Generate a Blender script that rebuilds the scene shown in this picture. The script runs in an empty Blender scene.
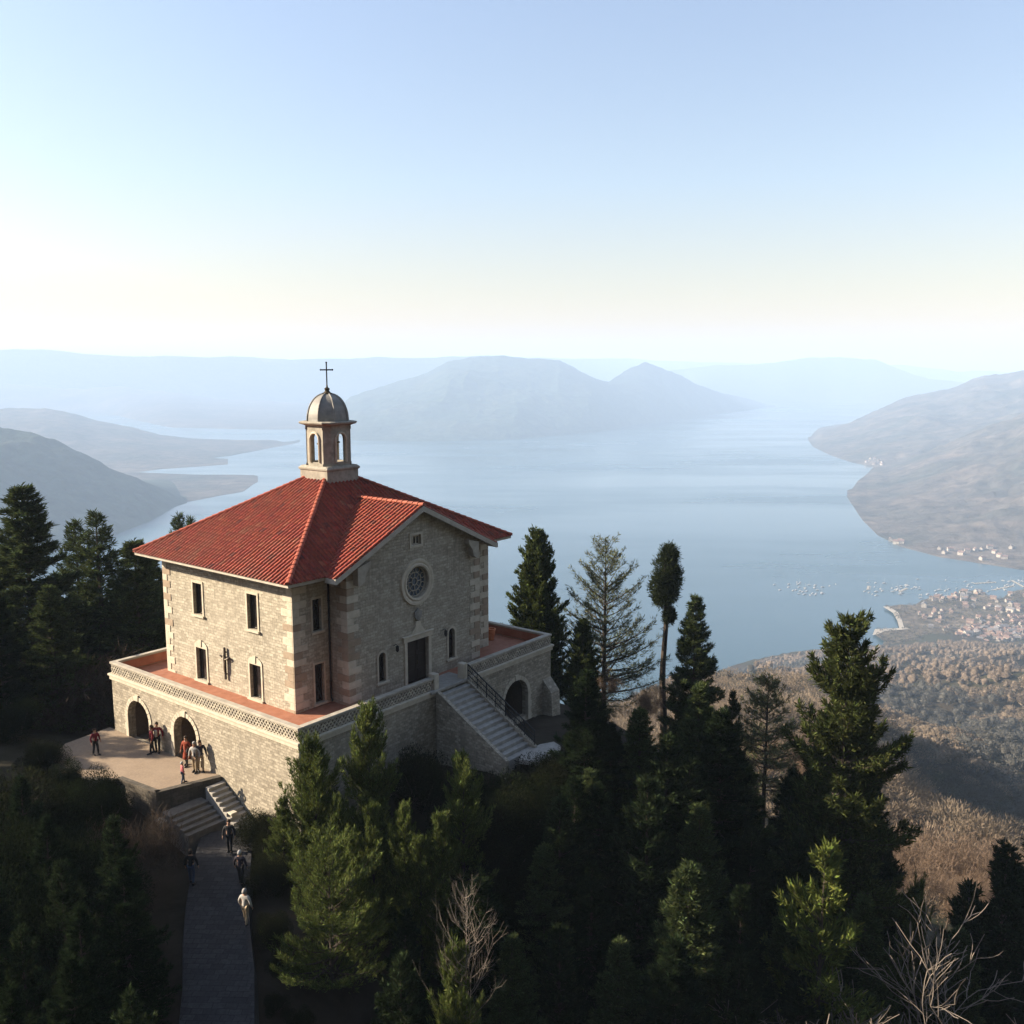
import bpy, bmesh, math, random
import numpy as np
from mathutils import Vector, Matrix, Quaternion
from mathutils.geometry import delaunay_2d_cdt

SC = bpy.context.scene
COL = SC.collection
R = math.radians
rng = np.random.default_rng(7)
random.seed(7)

# ------------------------------------------------------------------ camera
F_PX, PITCH = 948.7, R(8.64)
cam = bpy.data.objects.new('camera', bpy.data.cameras.new('camera'))
COL.objects.link(cam)
cam.rotation_euler = (math.pi / 2 - PITCH, 0, 0)
cam.data.sensor_width = 36
cam.data.lens = F_PX / 1024 * 36
cam.data.clip_start = 0.5
cam.data.clip_end = 120000
SC.camera = cam
LAKE_Z = -500.0


def ray(px, py):
    a = (px - 512) / F_PX
    b = (512 - py) / F_PX
    return np.array([a, math.cos(PITCH) + b * math.sin(PITCH), -math.sin(PITCH) + b * math.cos(PITCH)])


def at(px, py, Y):                      # the point of a sight line at forward distance Y
    d = ray(px, py)
    return d * (Y / d[1])


def on_z(px, py, z):
    d = ray(px, py)
    return d * (z / d[2])


# ------------------------------------------------------------------ sun, sky
SUN_AZ, SUN_EL = R(-86), R(24)
sdir = Vector((math.sin(SUN_AZ) * math.cos(SUN_EL), math.cos(SUN_AZ) * math.cos(SUN_EL), math.sin(SUN_EL)))
sl = bpy.data.lights.new('sun', 'SUN')
sl.energy = 5.0
sl.angle = R(0.5)
sl.color = (1.0, 0.84, 0.64)
so = bpy.data.objects.new('sun', sl)
COL.objects.link(so)
so.rotation_euler = sdir.to_track_quat('Z', 'Y').to_euler()

W = bpy.data.worlds.new('World')
SC.world = W
W.use_nodes = True
nt = W.node_tree
nt.nodes.clear()
wo = nt.nodes.new('ShaderNodeOutputWorld')
bg = nt.nodes.new('ShaderNodeBackground')
sky = nt.nodes.new('ShaderNodeTexSky')
sky.sky_type = 'NISHITA'
sky.sun_disc = False
sky.sun_elevation = SUN_EL
sky.sun_rotation = SUN_AZ
sky.altitude = 600
sky.air_density = 1.0
sky.dust_density = 1.3
sky.ozone_density = 1.6
bg.inputs['Strength'].default_value = 0.075
hs = nt.nodes.new('ShaderNodeHueSaturation'); hs.inputs['Saturation'].default_value = 0.86
tn_ = nt.nodes.new('ShaderNodeMix'); tn_.data_type = 'RGBA'; tn_.blend_type = 'MULTIPLY'; tn_.inputs[0].default_value = 1; tn_.inputs[7].default_value = (1, 1, 1, 1)
tc = nt.nodes.new('ShaderNodeTexCoord'); sx_ = nt.nodes.new('ShaderNodeSeparateXYZ'); nt.links.new(tc.outputs['Generated'], sx_.inputs[0])
rp_ = nt.nodes.new('ShaderNodeValToRGB'); e_ = rp_.color_ramp.elements     # dust warms the air low over the horizon
e_[0].position = 0.0; e_[0].color = (1.02, 0.60, 0.34, 1); e_[1].position = 0.42; e_[1].color = (1.19, 1.15, 1.15, 1)
for p0_, c0_ in ((0.07, (1.05, 0.765, 0.535)), (0.18, (1.06, 0.97, 0.90))):
    q_ = e_.new(p0_); q_.color = (*c0_, 1)
nt.links.new(sx_.outputs['Z'], rp_.inputs[0]); nt.links.new(rp_.outputs[0], tn_.inputs[7])
nt.links.new(sky.outputs[0], hs.inputs['Color']); nt.links.new(hs.outputs[0], tn_.inputs[6])
nt.links.new(tn_.outputs[2], bg.inputs[0])
nt.links.new(bg.outputs[0], wo.inputs[0])

SC.render.engine = 'CYCLES'
SC.view_settings.view_transform = 'Standard'
SC.view_settings.look = 'None'
SC.view_settings.gamma = 1
SC.view_settings.exposure = 1.62
SC.cycles.use_denoising = True
SC.cycles.max_bounces = 6
SC.cycles.diffuse_bounces = 3
SC.cycles.volume_bounces = 1
SC.cycles.caustics_reflective = False
SC.cycles.caustics_refractive = False


# ------------------------------------------------------------------ materials
def mat(name):
    m = bpy.data.materials.new(name)
    m.use_nodes = True
    t = m.node_tree
    t.nodes.clear()
    out = t.nodes.new('ShaderNodeOutputMaterial')
    p = t.nodes.new('ShaderNodeBsdfPrincipled')
    t.links.new(p.outputs[0], out.inputs[0])
    p.inputs['Specular IOR Level'].default_value = 0.25
    return m, t, p, out


def N(t, typ, **kw):
    n = t.nodes.new(typ)
    for k, v in kw.items():
        if k in n.inputs:
            n.inputs[k].default_value = v
        else:
            setattr(n, k, v)
    return n


def ramp(t, fac, stops):
    r = t.nodes.new('ShaderNodeValToRGB')
    e = r.color_ramp.elements
    while len(e) < len(stops):
        e.new(0.5)
    for i, (p, c) in enumerate(stops):
        e[i].position = p
        e[i].color = (*c, 1)
    t.links.new(fac, r.inputs[0])
    return r.outputs[0]


def mixc(t, fac, a, b, mode='MIX'):
    m = t.nodes.new('ShaderNodeMix')
    m.data_type = 'RGBA'
    m.blend_type = mode
    for s, v in ((m.inputs[0], fac), (m.inputs[6], a), (m.inputs[7], b)):
        if hasattr(v, 'links') or hasattr(v, 'is_linked'):
            t.links.new(v, s)
        elif isinstance(v, (int, float)):
            s.default_value = v
        else:
            s.default_value = (*v, 1)
    return m.outputs[2]


def coords(t, kind='Object', scale=(1, 1, 1)):
    c = t.nodes.new('ShaderNodeTexCoord')
    m = t.nodes.new('ShaderNodeMapping')
    m.inputs['Scale'].default_value = scale
    t.links.new(c.outputs[kind], m.inputs[0])
    return m.outputs[0]


def noise(t, vec, scale, detail=4, rough=0.55):
    n = N(t, 'ShaderNodeTexNoise', Scale=scale, Detail=detail, Roughness=rough)
    t.links.new(vec, n.inputs['Vector'])
    return n.outputs['Fac']


def bump(t, p, h, strength=0.4, dist=0.02):
    b = N(t, 'ShaderNodeBump', Strength=strength, Distance=dist)
    t.links.new(h, b.inputs['Height'])
    t.links.new(b.outputs[0], p.inputs['Normal'])


def m_noise(name, stops, scale, rough=0.8, bs=0.3, bd=0.02, scale2=None):
    m, t, p, o = mat(name)
    v = coords(t)
    n = noise(t, v, scale, 6, 0.6)
    c = ramp(t, n, stops)
    if scale2:
        n2 = noise(t, v, scale2, 3)
        c = mixc(t, n2, c, ramp(t, n2, [(0.3, stops[0][1]), (0.7, stops[-1][1])]))
    t.links.new(c, p.inputs['Base Color'])
    p.inputs['Roughness'].default_value = rough
    bump(t, p, n, bs, bd)
    return m


def m_masonry(name, c1, c2, cm, bw, bh, stain=(0.16, 0.14, 0.11)):
    """coursed rubble: brick courses wobbled by noise, block by block colour, weather streaks"""
    m, t, p, o = mat(name)
    uv = coords(t, 'UV')
    nv = N(t, 'ShaderNodeTexNoise', Scale=2.2, Detail=3)
    t.links.new(uv, nv.inputs['Vector'])
    add = t.nodes.new('ShaderNodeVectorMath'); add.operation = 'MULTIPLY_ADD'
    t.links.new(nv.outputs['Color'], add.inputs[0])
    add.inputs[1].default_value = (0.10, 0.10, 0)
    t.links.new(uv, add.inputs[2])
    b = N(t, 'ShaderNodeTexBrick', Scale=1.0)
    b.inputs['Brick Width'].default_value = bw
    b.inputs['Row Height'].default_value = bh
    b.inputs['Mortar Size'].default_value = 0.016
    b.inputs['Mortar Smooth'].default_value = 0.5
    b.inputs['Bias'].default_value = 0
    b.inputs['Color1'].default_value = (*c1, 1)
    b.inputs['Color2'].default_value = (*c2, 1)
    b.inputs['Mortar'].default_value = (*cm, 1)
    t.links.new(add.outputs[0], b.inputs['Vector'])
    n1 = noise(t, uv, 0.35, 5, 0.65)
    n2 = noise(t, uv, 7, 5, 0.7)
    c = mixc(t, 1.0, b.outputs['Color'], ramp(t, n2, [(0.28, (0.58, 0.57, 0.56)), (0.72, (1.2, 1.19, 1.16))]), 'MULTIPLY')
    # streaks run down the wall
    st = noise(t, coords(t, 'UV', (1.3, 0.13, 1)), 1.6, 5, 0.7)
    fac = ramp(t, st, [(0.50, (0, 0, 0)), (0.74, (0.7, 0.7, 0.7))])
    c = mixc(t, fac, c, stain)
    c = mixc(t, ramp(t, n1, [(0.4, (0, 0, 0)), (0.75, (0.22, 0.22, 0.22))]), c, tuple(x * 1.12 for x in c1))
    t.links.new(c, p.inputs['Base Color'])
    p.inputs['Roughness'].default_value = 0.9
    h = mixc(t, 0.35, b.outputs['Fac'], n2)
    inv = t.nodes.new('ShaderNodeInvert')
    t.links.new(b.outputs['Fac'], inv.inputs['Color'])
    h = mixc(t, 0.5, inv.outputs[0], n2)
    bump(t, p, h, 0.75, 0.03)
    return m


def m_attr(name, rough=0.7, translucent=0.0, bumpscale=None, vary=0.0, patch=0):
    """colour carried by the mesh attribute 'tint' (one value per leaf, tile or stone)"""
    m, t, p, o = mat(name)
    a = t.nodes.new('ShaderNodeAttribute')
    a.attribute_name = 'tint'
    c = a.outputs['Color']
    if vary:
        v = coords(t)
        n = noise(t, v, vary, 5, 0.65)
        c = mixc(t, 1.0, c, ramp(t, n, [(0.3, (0.6, 0.6, 0.6)), (0.72, (1.2, 1.2, 1.2))]), 'MULTIPLY')
        bump(t, p, n, 0.3, 0.02)
    if patch:
        n3 = noise(t, coords(t), patch, 6, 0.7)
        c = mixc(t, ramp(t, n3, [(0.47, (0, 0, 0)), (0.72, (0.5, 0.5, 0.5))]), c, (0.20, 0.085, 0.05))
        c = mixc(t, ramp(t, n3, [(0.28, (0.45, 0.45, 0.45)), (0.44, (0, 0, 0))]), c, (0.12, 0.035, 0.028))
    t.links.new(c, p.inputs['Base Color'])
    p.inputs['Roughness'].default_value = rough
    if translucent: p.inputs['Specular IOR Level'].default_value = 0.0
    if translucent:
        tr = t.nodes.new('ShaderNodeBsdfTranslucent')
        t.links.new(c, tr.inputs[0])
        mx = t.nodes.new('ShaderNodeMixShader')
        mx.inputs[0].default_value = translucent
        t.links.new(p.outputs[0], mx.inputs[1])
        t.links.new(tr.outputs[0], mx.inputs[2])
        t.links.new(mx.outputs[0], o.inputs[0])
    return m


def m_plain(name, col, rough=0.6, metal=0.0, nscale=12):
    m, t, p, o = mat(name)
    v = coords(t)
    n = noise(t, v, nscale, 5, 0.6)
    c = ramp(t, n, [(0.3, tuple(x * 0.7 for x in col)), (0.7, tuple(min(1, x * 1.2) for x in col))])
    t.links.new(c, p.inputs['Base Color'])
    p.inputs['Roughness'].default_value = rough
    p.inputs['Metallic'].default_value = metal
    return m


def m_glass(name, col, rough=0.12):
    m, t, p, o = mat(name)
    v = coords(t)
    n = noise(t, v, 3, 3)
    c = ramp(t, n, [(0.3, tuple(x * 0.6 for x in col)), (0.7, tuple(x * 1.3 for x in col))])
    t.links.new(c, p.inputs['Base Color'])
    p.inputs['Roughness'].default_value = rough
    p.inputs['Specular IOR Level'].default_value = 0.5
    return m


M = {}
M['wall'] = m_masonry('chapel_stone', (0.475, 0.435, 0.35), (0.30, 0.268, 0.21), (0.285, 0.258, 0.205), 0.36, 0.17)
M['rubble'] = m_masonry('terrace_stone', (0.445, 0.40, 0.318), (0.235, 0.205, 0.158), (0.24, 0.215, 0.17), 0.30, 0.16)
M['pale'] = m_noise('dressed_stone', [(0.3, (0.40, 0.355, 0.275)), (0.7, (0.54, 0.485, 0.385))], 3.0, 0.85, 0.3, 0.01)
M['pink'] = m_noise('pinkish_stone', [(0.3, (0.245, 0.19, 0.135)), (0.7, (0.33, 0.26, 0.19))], 3.0, 0.85, 0.3, 0.01)
M['coping'] = m_noise('coping_stone', [(0.3, (0.27, 0.245, 0.20)), (0.7, (0.42, 0.38, 0.31))], 2.2, 0.9, 0.3, 0.01)
M['tile'] = m_attr('roof_tile', 0.7, vary=9, patch=.55)
M['underroof'] = m_plain('roof_bed', (0.17, 0.035, 0.018), 0.9)
M['fascia'] = m_noise('eave_plaster', [(0.3, (0.34, 0.31, 0.25)), (0.7, (0.46, 0.42, 0.35))], 2.0, 0.8, 0.1)
M['lead'] = m_noise('weathered_lead', [(0.3, (0.17, 0.165, 0.15)), (0.55, (0.25, 0.24, 0.215)), (0.75, (0.33, 0.31, 0.27))], 1.6, 0.6, 0.2, 0.01)
M['belfry'] = m_noise('belfry_plaster', [(0.25, (0.17, 0.155, 0.125)), (0.55, (0.30, 0.275, 0.225)), (0.8, (0.39, 0.36, 0.30))], 2.5, 0.85, 0.25, 0.01)
M['iron'] = m_plain('dark_iron', (0.03, 0.03, 0.032), 0.5, 0.6)
M['bronze'] = m_plain('bronze', (0.09, 0.07, 0.04), 0.45, 0.8)
M['darkwood'] = m_plain('dark_wood', (0.022, 0.013, 0.010), 0.55, 0, 6)
M['redwood'] = m_plain('red_painted_wood', (0.20, 0.03, 0.015), 0.55, 0, 6)
M['glass'] = m_glass('dark_glass', (0.018, 0.016, 0.016), 0.15)
M['roseglass'] = m_glass('rose_glass', (0.07, 0.095, 0.13), 0.2)
M['terracotta'] = m_noise('terracotta_paving', [(0.3, (0.24, 0.095, 0.055)), (0.7, (0.34, 0.15, 0.09))], 2.0, 0.8, 0.2, 0.01)
M['redplaster'] = m_noise('red_plaster', [(0.3, (0.28, 0.10, 0.06)), (0.7, (0.38, 0.15, 0.09))], 1.6, 0.85, 0.2, 0.01)
M['pot'] = m_noise('terracotta_pot', [(0.3, (0.42, 0.13, 0.05)), (0.7, (0.55, 0.20, 0.08))], 5.0, 0.75, 0.1, 0.01)
M['court'] = m_noise('trodden_gravel', [(0.3, (0.20, 0.152, 0.11)), (0.7, (0.30, 0.235, 0.17))], 1.2, 0.95, 0.4, 0.03, 9)
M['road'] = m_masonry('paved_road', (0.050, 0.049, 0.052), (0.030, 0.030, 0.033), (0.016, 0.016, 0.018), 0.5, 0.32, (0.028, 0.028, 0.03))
M['step'] = m_noise('step_stone', [(0.3, (0.24, 0.225, 0.20)), (0.7, (0.36, 0.34, 0.30))], 3.0, 0.85, 0.3, 0.01)
M['darkstep'] = m_noise('dark_step_stone', [(0.3, (0.10, 0.092, 0.08)), (0.7, (0.18, 0.165, 0.145))], 3.0, 0.9, 0.3, 0.01)  # darker step stone for the broad entrance steps
M['darkstone'] = m_masonry('dark_stone', (0.13, 0.115, 0.095), (0.085, 0.075, 0.06), (0.07, 0.06, 0.05), 0.5, 0.25, (0.03, 0.03, 0.025))  # dark brownish masonry for the retaining wall
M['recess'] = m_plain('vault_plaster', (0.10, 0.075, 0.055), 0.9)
M['bark'] = m_noise('bark', [(0.3, (0.03, 0.024, 0.019)), (0.7, (0.07, 0.055, 0.044))], 4.0, 0.95, 0.5, 0.03)
M['palebark'] = m_noise('pale_bark', [(0.3, (0.10, 0.083, 0.068)), (0.7, (0.21, 0.178, 0.145))], 4.0, 0.9, 0.4, 0.02)
M['leaf'] = m_attr('needles', 0.75, 0.22)
M['twig'] = m_attr('bare_twigs', 0.9, 0.25)


# ------------------------------------------------------------------ mesh builder
class MB:
    def __init__(s):
        s.v = []; s.f = []; s.mi = []; s.mats = []; s.tint = []
        s.cur = 0; s.ct = None

    def mat(s, m):
        if m not in s.mats:
            s.mats.append(m)
        s.cur = s.mats.index(m)
        return s

    def face(s, pts):
        k = len(s.v)
        s.v.extend([tuple(p) for p in pts])
        s.f.append(tuple(range(k, k + len(pts))))
        s.mi.append(s.cur)
        s.tint.append(s.ct)

    def add(s, vs, fs):
        k = len(s.v)
        s.v.extend([tuple(p) for p in vs])
        for f in fs:
            s.f.append(tuple(k + i for i in f)); s.mi.append(s.cur); s.tint.append(s.ct)

    def box(s, x0, x1, y0, y1, z0, z1):
        v = [(x, y, z) for z in (z0, z1) for y in (y0, y1) for x in (x0, x1)]
        s.add(v, [(0, 2, 3, 1), (4, 5, 7, 6), (0, 1, 5, 4), (2, 6, 7, 3), (0, 4, 6, 2), (1, 3, 7, 5)])

    def cbox(s, x0, x1, y0, y1, z0, z1, c=0.02):
        """box with chamfered edges"""
        bm = bmesh.new()
        r = bmesh.ops.create_cube(bm, size=1)
        for q in r['verts']:
            q.co = (x0 + (q.co.x + .5) * (x1 - x0), y0 + (q.co.y + .5) * (y1 - y0), z0 + (q.co.z + .5) * (z1 - z0))
        bmesh.ops.bevel(bm, geom=bm.edges[:], offset=c, segments=1, affect='EDGES')
        bm.verts.index_update()
        s.add([q.co[:] for q in bm.verts], [[q.index for q in f.verts] for f in bm.faces])
        bm.free()

    def tube(s, pts, rad, n=6, cap=True):
        pts = [Vector(p) for p in pts]
        if not hasattr(rad, '__len__'):
            rad = [rad] * len(pts)
        vs = []; fs = []
        up = Vector((0.31, 0.17, 0.93))
        for i, p in enumerate(pts):
            d = (pts[min(i + 1, len(pts) - 1)] - pts[max(i - 1, 0)])
            if d.length < 1e-9:
                d = Vector((0, 0, 1))
            d.normalize()
            a = d.cross(up)
            if a.length < 1e-3:
                a = d.cross(Vector((1, 0, 0)))
            a.normalize()
            b = d.cross(a)
            for k in range(n):
                t = 2 * math.pi * k / n
                vs.append(p + (a * math.cos(t) + b * math.sin(t)) * rad[i])
        for i in range(len(pts) - 1):
            for k in range(n):
                k2 = (k + 1) % n
                fs.append((i * n + k, i * n + k2, (i + 1) * n + k2, (i + 1) * n + k))
        if cap:
            fs.append(tuple(range(n))); fs.append(tuple((len(pts) - 1) * n + k for k in range(n)))
        s.add(vs, fs)

    def lathe(s, prof, c=(0, 0, 0), n=20, sx=1, sy=1):
        vs = []; fs = []
        for (r, z) in prof:
            for k in range(n):
                t = 2 * math.pi * k / n
                vs.append((c[0] + r * sx * math.cos(t), c[1] + r * sy * math.sin(t), c[2] + z))
        for i in range(len(prof) - 1):
            for k in range(n):
                k2 = (k + 1) % n
                fs.append((i * n + k, i * n + k2, (i + 1) * n + k2, (i + 1) * n + k))
        fs.append(tuple(range(n))[::-1]); fs.append(tuple((len(prof) - 1) * n + k for k in range(n)))
        s.add(vs, fs)

    def prism(s, poly, fn, d0, d1):
        """poly 2D, fn(a,b,d) -> 3D, extruded from d0 to d1"""
        n = len(poly)
        vs = [fn(a, b, d0) for a, b in poly] + [fn(a, b, d1) for a, b in poly]
        fs = [tuple(range(n)), tuple(range(2 * n - 1, n - 1, -1))]
        for i in range(n):
            j = (i + 1) % n
            fs.append((i, j, n + j, n + i))
        s.add(vs, fs)

    def panel(s, outline, holes, fn, depth=0.3, back=False):
        """flat wall with openings: fn(a,b,d) maps wall coords and inward depth to 3D"""
        pts = []; edges = []
        for loop in [outline] + holes:
            k = len(pts); n = len(loop)
            pts += [Vector((a, b)) for a, b in loop]
            edges += [(k + i, k + (i + 1) % n) for i in range(n)]
        r = delaunay_2d_cdt(pts, edges, [], 0, 1e-6)
        vv, ff = r[0], r[2]

        def inside(p, loop):
            c = False; n = len(loop); j = n - 1
            for i in range(n):
                if (loop[i][1] > p[1]) != (loop[j][1] > p[1]) and p[0] < (loop[j][0] - loop[i][0]) * (p[1] - loop[i][1]) / (loop[j][1] - loop[i][1]) + loop[i][0]:
                    c = not c
                j = i
            return c
        for f in ff:
            cx = sum(vv[i][0] for i in f) / len(f); cy = sum(vv[i][1] for i in f) / len(f)
            if inside((cx, cy), outline) and not any(inside((cx, cy), h) for h in holes):
                s.face([fn(vv[i][0], vv[i][1], 0) for i in f])
                if back:
                    s.face([fn(vv[i][0], vv[i][1], depth) for i in f][::-1])
        for h in holes:
            n = len(h)
            for i in range(n):
                a, b = h[i], h[(i + 1) % n]
                s.face([fn(*a, 0), fn(*b, 0), fn(*b, depth), fn(*a, depth)])

    def build(s, name, m=None, parent=None, smooth=False, weld=False, recalc=True):
        me = bpy.data.meshes.new(name)
        me.from_pydata(s.v, [], s.f)
        ms = s.mats if s.mats else [m]
        for q in ms:
            me.materials.append(q)
        if s.mats:
            me.polygons.foreach_set('material_index', s.mi)
        if recalc or weld:
            bm = bmesh.new(); bm.from_mesh(me)
            if weld:
                bmesh.ops.remove_doubles(bm, verts=bm.verts[:], dist=1e-4)
            if recalc:
                bmesh.ops.recalc_face_normals(bm, faces=bm.faces[:])
            bm.to_mesh(me); bm.free()
        if any(c is not None for c in s.tint) and not weld:
            at_ = me.color_attributes.new('tint', 'FLOAT_COLOR', 'CORNER')
            data = np.ones((len(me.loops), 4), np.float32)
            k = 0
            for p_, c in zip(me.polygons, s.tint):
                for li in p_.loop_indices:
                    data[li, :3] = c if c is not None else (0.5, 0.5, 0.5)
            at_.data.foreach_set('color', data.ravel())
        # UVs in metres, projected along the dominant axis
        uvl = me.uv_layers.new(name='UVMap')
        nl = len(me.loops)
        li = np.zeros(nl, np.int32); me.loops.foreach_get('vertex_index', li)
        co = np.zeros(len(me.vertices) * 3, np.float32); me.vertices.foreach_get('co', co); co = co.reshape(-1, 3)
        pn = np.zeros(len(me.polygons) * 3, np.float32); me.polygons.foreach_get('normal', pn); pn = np.abs(pn.reshape(-1, 3))
        lt = np.zeros(len(me.polygons), np.int32); me.polygons.foreach_get('loop_total', lt)
        ax = np.repeat(pn.argmax(1), lt)
        P = co[li]
        uv = np.where((ax == 2)[:, None], P[:, [0, 1]], np.where((ax == 0)[:, None], P[:, [1, 2]], P[:, [0, 2]]))
        uvl.data.foreach_set('uv', uv.astype(np.float32).ravel())
        if smooth:
            me.polygons.foreach_set('use_smooth', [True] * len(me.polygons))
        return link(name, me, parent)


def link(name, me, parent=None):
    o = bpy.data.objects.new(name, me)
    COL.objects.link(o)
    if parent:
        o.parent = parent
    return o


def raw_mesh(name, V, Fq, m, tint=None, smooth=False):
    """fast mesh from numpy: V (n,3), Fq (m,3 or 4), tint per face"""
    me = bpy.data.meshes.new(name)
    V = np.asarray(V, np.float32); Fq = np.asarray(Fq, np.int32)
    k = Fq.shape[1]
    me.vertices.add(len(V)); me.vertices.foreach_set('co', V.ravel())
    me.loops.add(Fq.size); me.loops.foreach_set('vertex_index', Fq.ravel())
    me.polygons.add(len(Fq))
    me.polygons.foreach_set('loop_start', np.arange(0, Fq.size, k, dtype=np.int32))
    me.polygons.foreach_set('loop_total', np.full(len(Fq), k, np.int32))
    me.update(calc_edges=True)
    if tint is not None:
        a = me.color_attributes.new('tint', 'FLOAT_COLOR', 'CORNER')
        d = np.ones((len(Fq), 4), np.float32); d[:, :3] = tint
        a.data.foreach_set('color', np.repeat(d, k, 0).ravel())
    if smooth:
        me.polygons.foreach_set('use_smooth', [True] * len(Fq))
    me.materials.append(m)
    me.validate()
    return me


def tag(o, label=None, cat=None, group=None, kind=None):
    if label: o['label'] = label
    if cat: o['category'] = cat
    if group: o['group'] = group
    if kind: o['kind'] = kind
    return o


def empty(name, loc=(0, 0, 0), rz=0):
    o = bpy.data.objects.new(name, None)
    COL.objects.link(o)
    o.location = loc; o.rotation_euler = (0, 0, rz)
    o.empty_display_size = 0.5
    return o


def copy_tree(o, parent=None):
    c = o.copy(); COL.objects.link(c)
    if parent: c.parent = parent
    for ch in list(o.children):
        copy_tree(ch, c)
    return c


# ------------------------------------------------------------------ numpy noise
_perm = np.random.default_rng(3).random((256, 256))


def vnoise(x, y):
    xi = np.floor(x).astype(int); yi = np.floor(y).astype(int)
    fx = x - xi; fy = y - yi
    fx = fx * fx * fx * (fx * (fx * 6 - 15) + 10); fy = fy * fy * fy * (fy * (fy * 6 - 15) + 10)
    g = lambda a, b: _perm[a & 255, b & 255]
    return (g(xi, yi) * (1 - fx) + g(xi + 1, yi) * fx) * (1 - fy) + (g(xi, yi + 1) * (1 - fx) + g(xi + 1, yi + 1) * fx) * fy


def fbm(x, y, oct=5, gain=0.5):
    s = 0; a = 1; tot = 0
    for i in range(oct):
        s = s + a * (vnoise(x * 2 ** i + 17.3 * i, y * 2 ** i + 5.1 * i) - 0.5)
        tot += a; a *= gain
    return s / tot * 2


def ridged(x, y, oct=5):
    s = 0; a = 1; tot = 0
    for i in range(oct):
        s = s + a * (1 - np.abs(2 * vnoise(x * 2 ** i + 9.7 * i, y * 2 ** i + 3.3 * i) - 1))
        tot += a; a *= 0.5
    return s / tot


# ------------------------------------------------------------------ chapel frame
# local x runs along the facade with the door, local y runs back along the sunlit side
BROT = R(51.94)
BC = Vector((-11.66, 49.0, -18.48))
BV = Vector((math.cos(BROT), math.sin(BROT), 0)); BU = Vector((-math.sin(BROT), math.cos(BROT), 0))


def l2w(x, y, z=0):
    return BC + BV * x + BU * y + Vector((0, 0, z))


def w2l(x, y):
    d = Vector((x, y, 0)) - Vector((BC.x, BC.y, 0))
    return d.dot(BV), d.dot(BU)

# ================================================================== THE CHAPEL
def arch(x0, x1, z0, zs, n=10, k=1.0):
    """opening outline: straight jambs to the spring line, then a half ellipse"""
    c = (x0 + x1) / 2; r = (x1 - x0) / 2
    return [(x0, z0), (x1, z0)] + [(c + r * math.cos(t), zs + r * k * math.sin(t)) for t in np.linspace(0, math.pi, n)]


def rect(x0, x1, z0, z1):
    return [(x0, z0), (x1, z0), (x1, z1), (x0, z1)]


def circle(cx, cz, r, n=28):
    return [(cx + r * math.cos(t), cz + r * math.sin(t)) for t in np.linspace(0, 2 * math.pi, n, endpoint=False)]


chapel = tag(empty('chapel', BC, BROT), 'pale stone chapel with red tiled roof and small domed bell tower', 'chapel')
LX, LY = 16.29, 12.22           # main block
WX0, WX1, WY = 2.58, 13.71, -1.41   # projecting front
HE = 7.5                        # eaves
ZB = -0.25
front = lambda y0: (lambda a, b, d: (a, y0 + d, b))
back_ = lambda y0: (lambda a, b, d: (a, y0 - d, b))
side = lambda x0: (lambda a, b, d: (x0 + d, a, b))
sideR = lambda x0: (lambda a, b, d: (x0 - d, a, b))

win_side = [(8.17, 9.05, 4.12, 6.02), (3.0, 3.88, 4.1, 6.12), (8.02, 9.02, 0.14, 2.1), (2.88, 3.88, 0.12, 2.1)]
win_bay = [(1.33, 1.95, 4.26, 6.06), (1.36, 2.02, 0.18, 2.4)]
bayR = [(LX - b, LX - a, z0, z1) for a, b, z0, z1 in win_bay]
DOOR = (7.13, 8.93, 0.0, 2.6)
RC = (8.05, 6.05)
slits = [(4.82, 5.38, 0.74, 2.3), (10.74, 11.34, 0.68, 2.4)]

w = MB()
w.panel([(0, ZB), (LY, ZB), (LY, HE), (0, HE)], [rect(*h) for h in win_side], side(0), 0.28)
w.panel([(0, ZB), (WX0, ZB), (WX0, HE), (0, HE)], [rect(*h) for h in win_bay], front(0), 0.28)
w.panel([(WX1, ZB), (LX, ZB), (LX, HE), (WX1, HE)], [rect(*h) for h in bayR], front(0), 0.28)
gz = lambda x: 10.42 - 0.47 * abs(x - 8.145)
w.panel([(WX0, ZB), (WX1, ZB), (WX1, gz(WX1)), (8.145, 10.42), (WX0, gz(WX0))],
        [rect(*DOOR), circle(*RC, 0.95), rect(7.62, 8.42, 8.28, 8.86)] + [arch(a, b, c, d - 0.1) for a, b, c, d in slits], front(WY), 0.32)
w.panel([(WY, ZB), (0, ZB), (0, gz(WX0)), (WY, gz(WX0))], [], side(WX0))
w.panel([(WY, ZB), (0, ZB), (0, gz(WX0)), (WY, gz(WX0))], [], sideR(WX1))
w.panel([(0, ZB), (LX, ZB), (LX, HE), (0, HE)], [], back_(LY))
w.panel([(0, ZB), (LY, ZB), (LY, HE), (0, HE)], [], sideR(LX))
w.build('wall', M['wall'], chapel, recalc=False)

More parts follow.
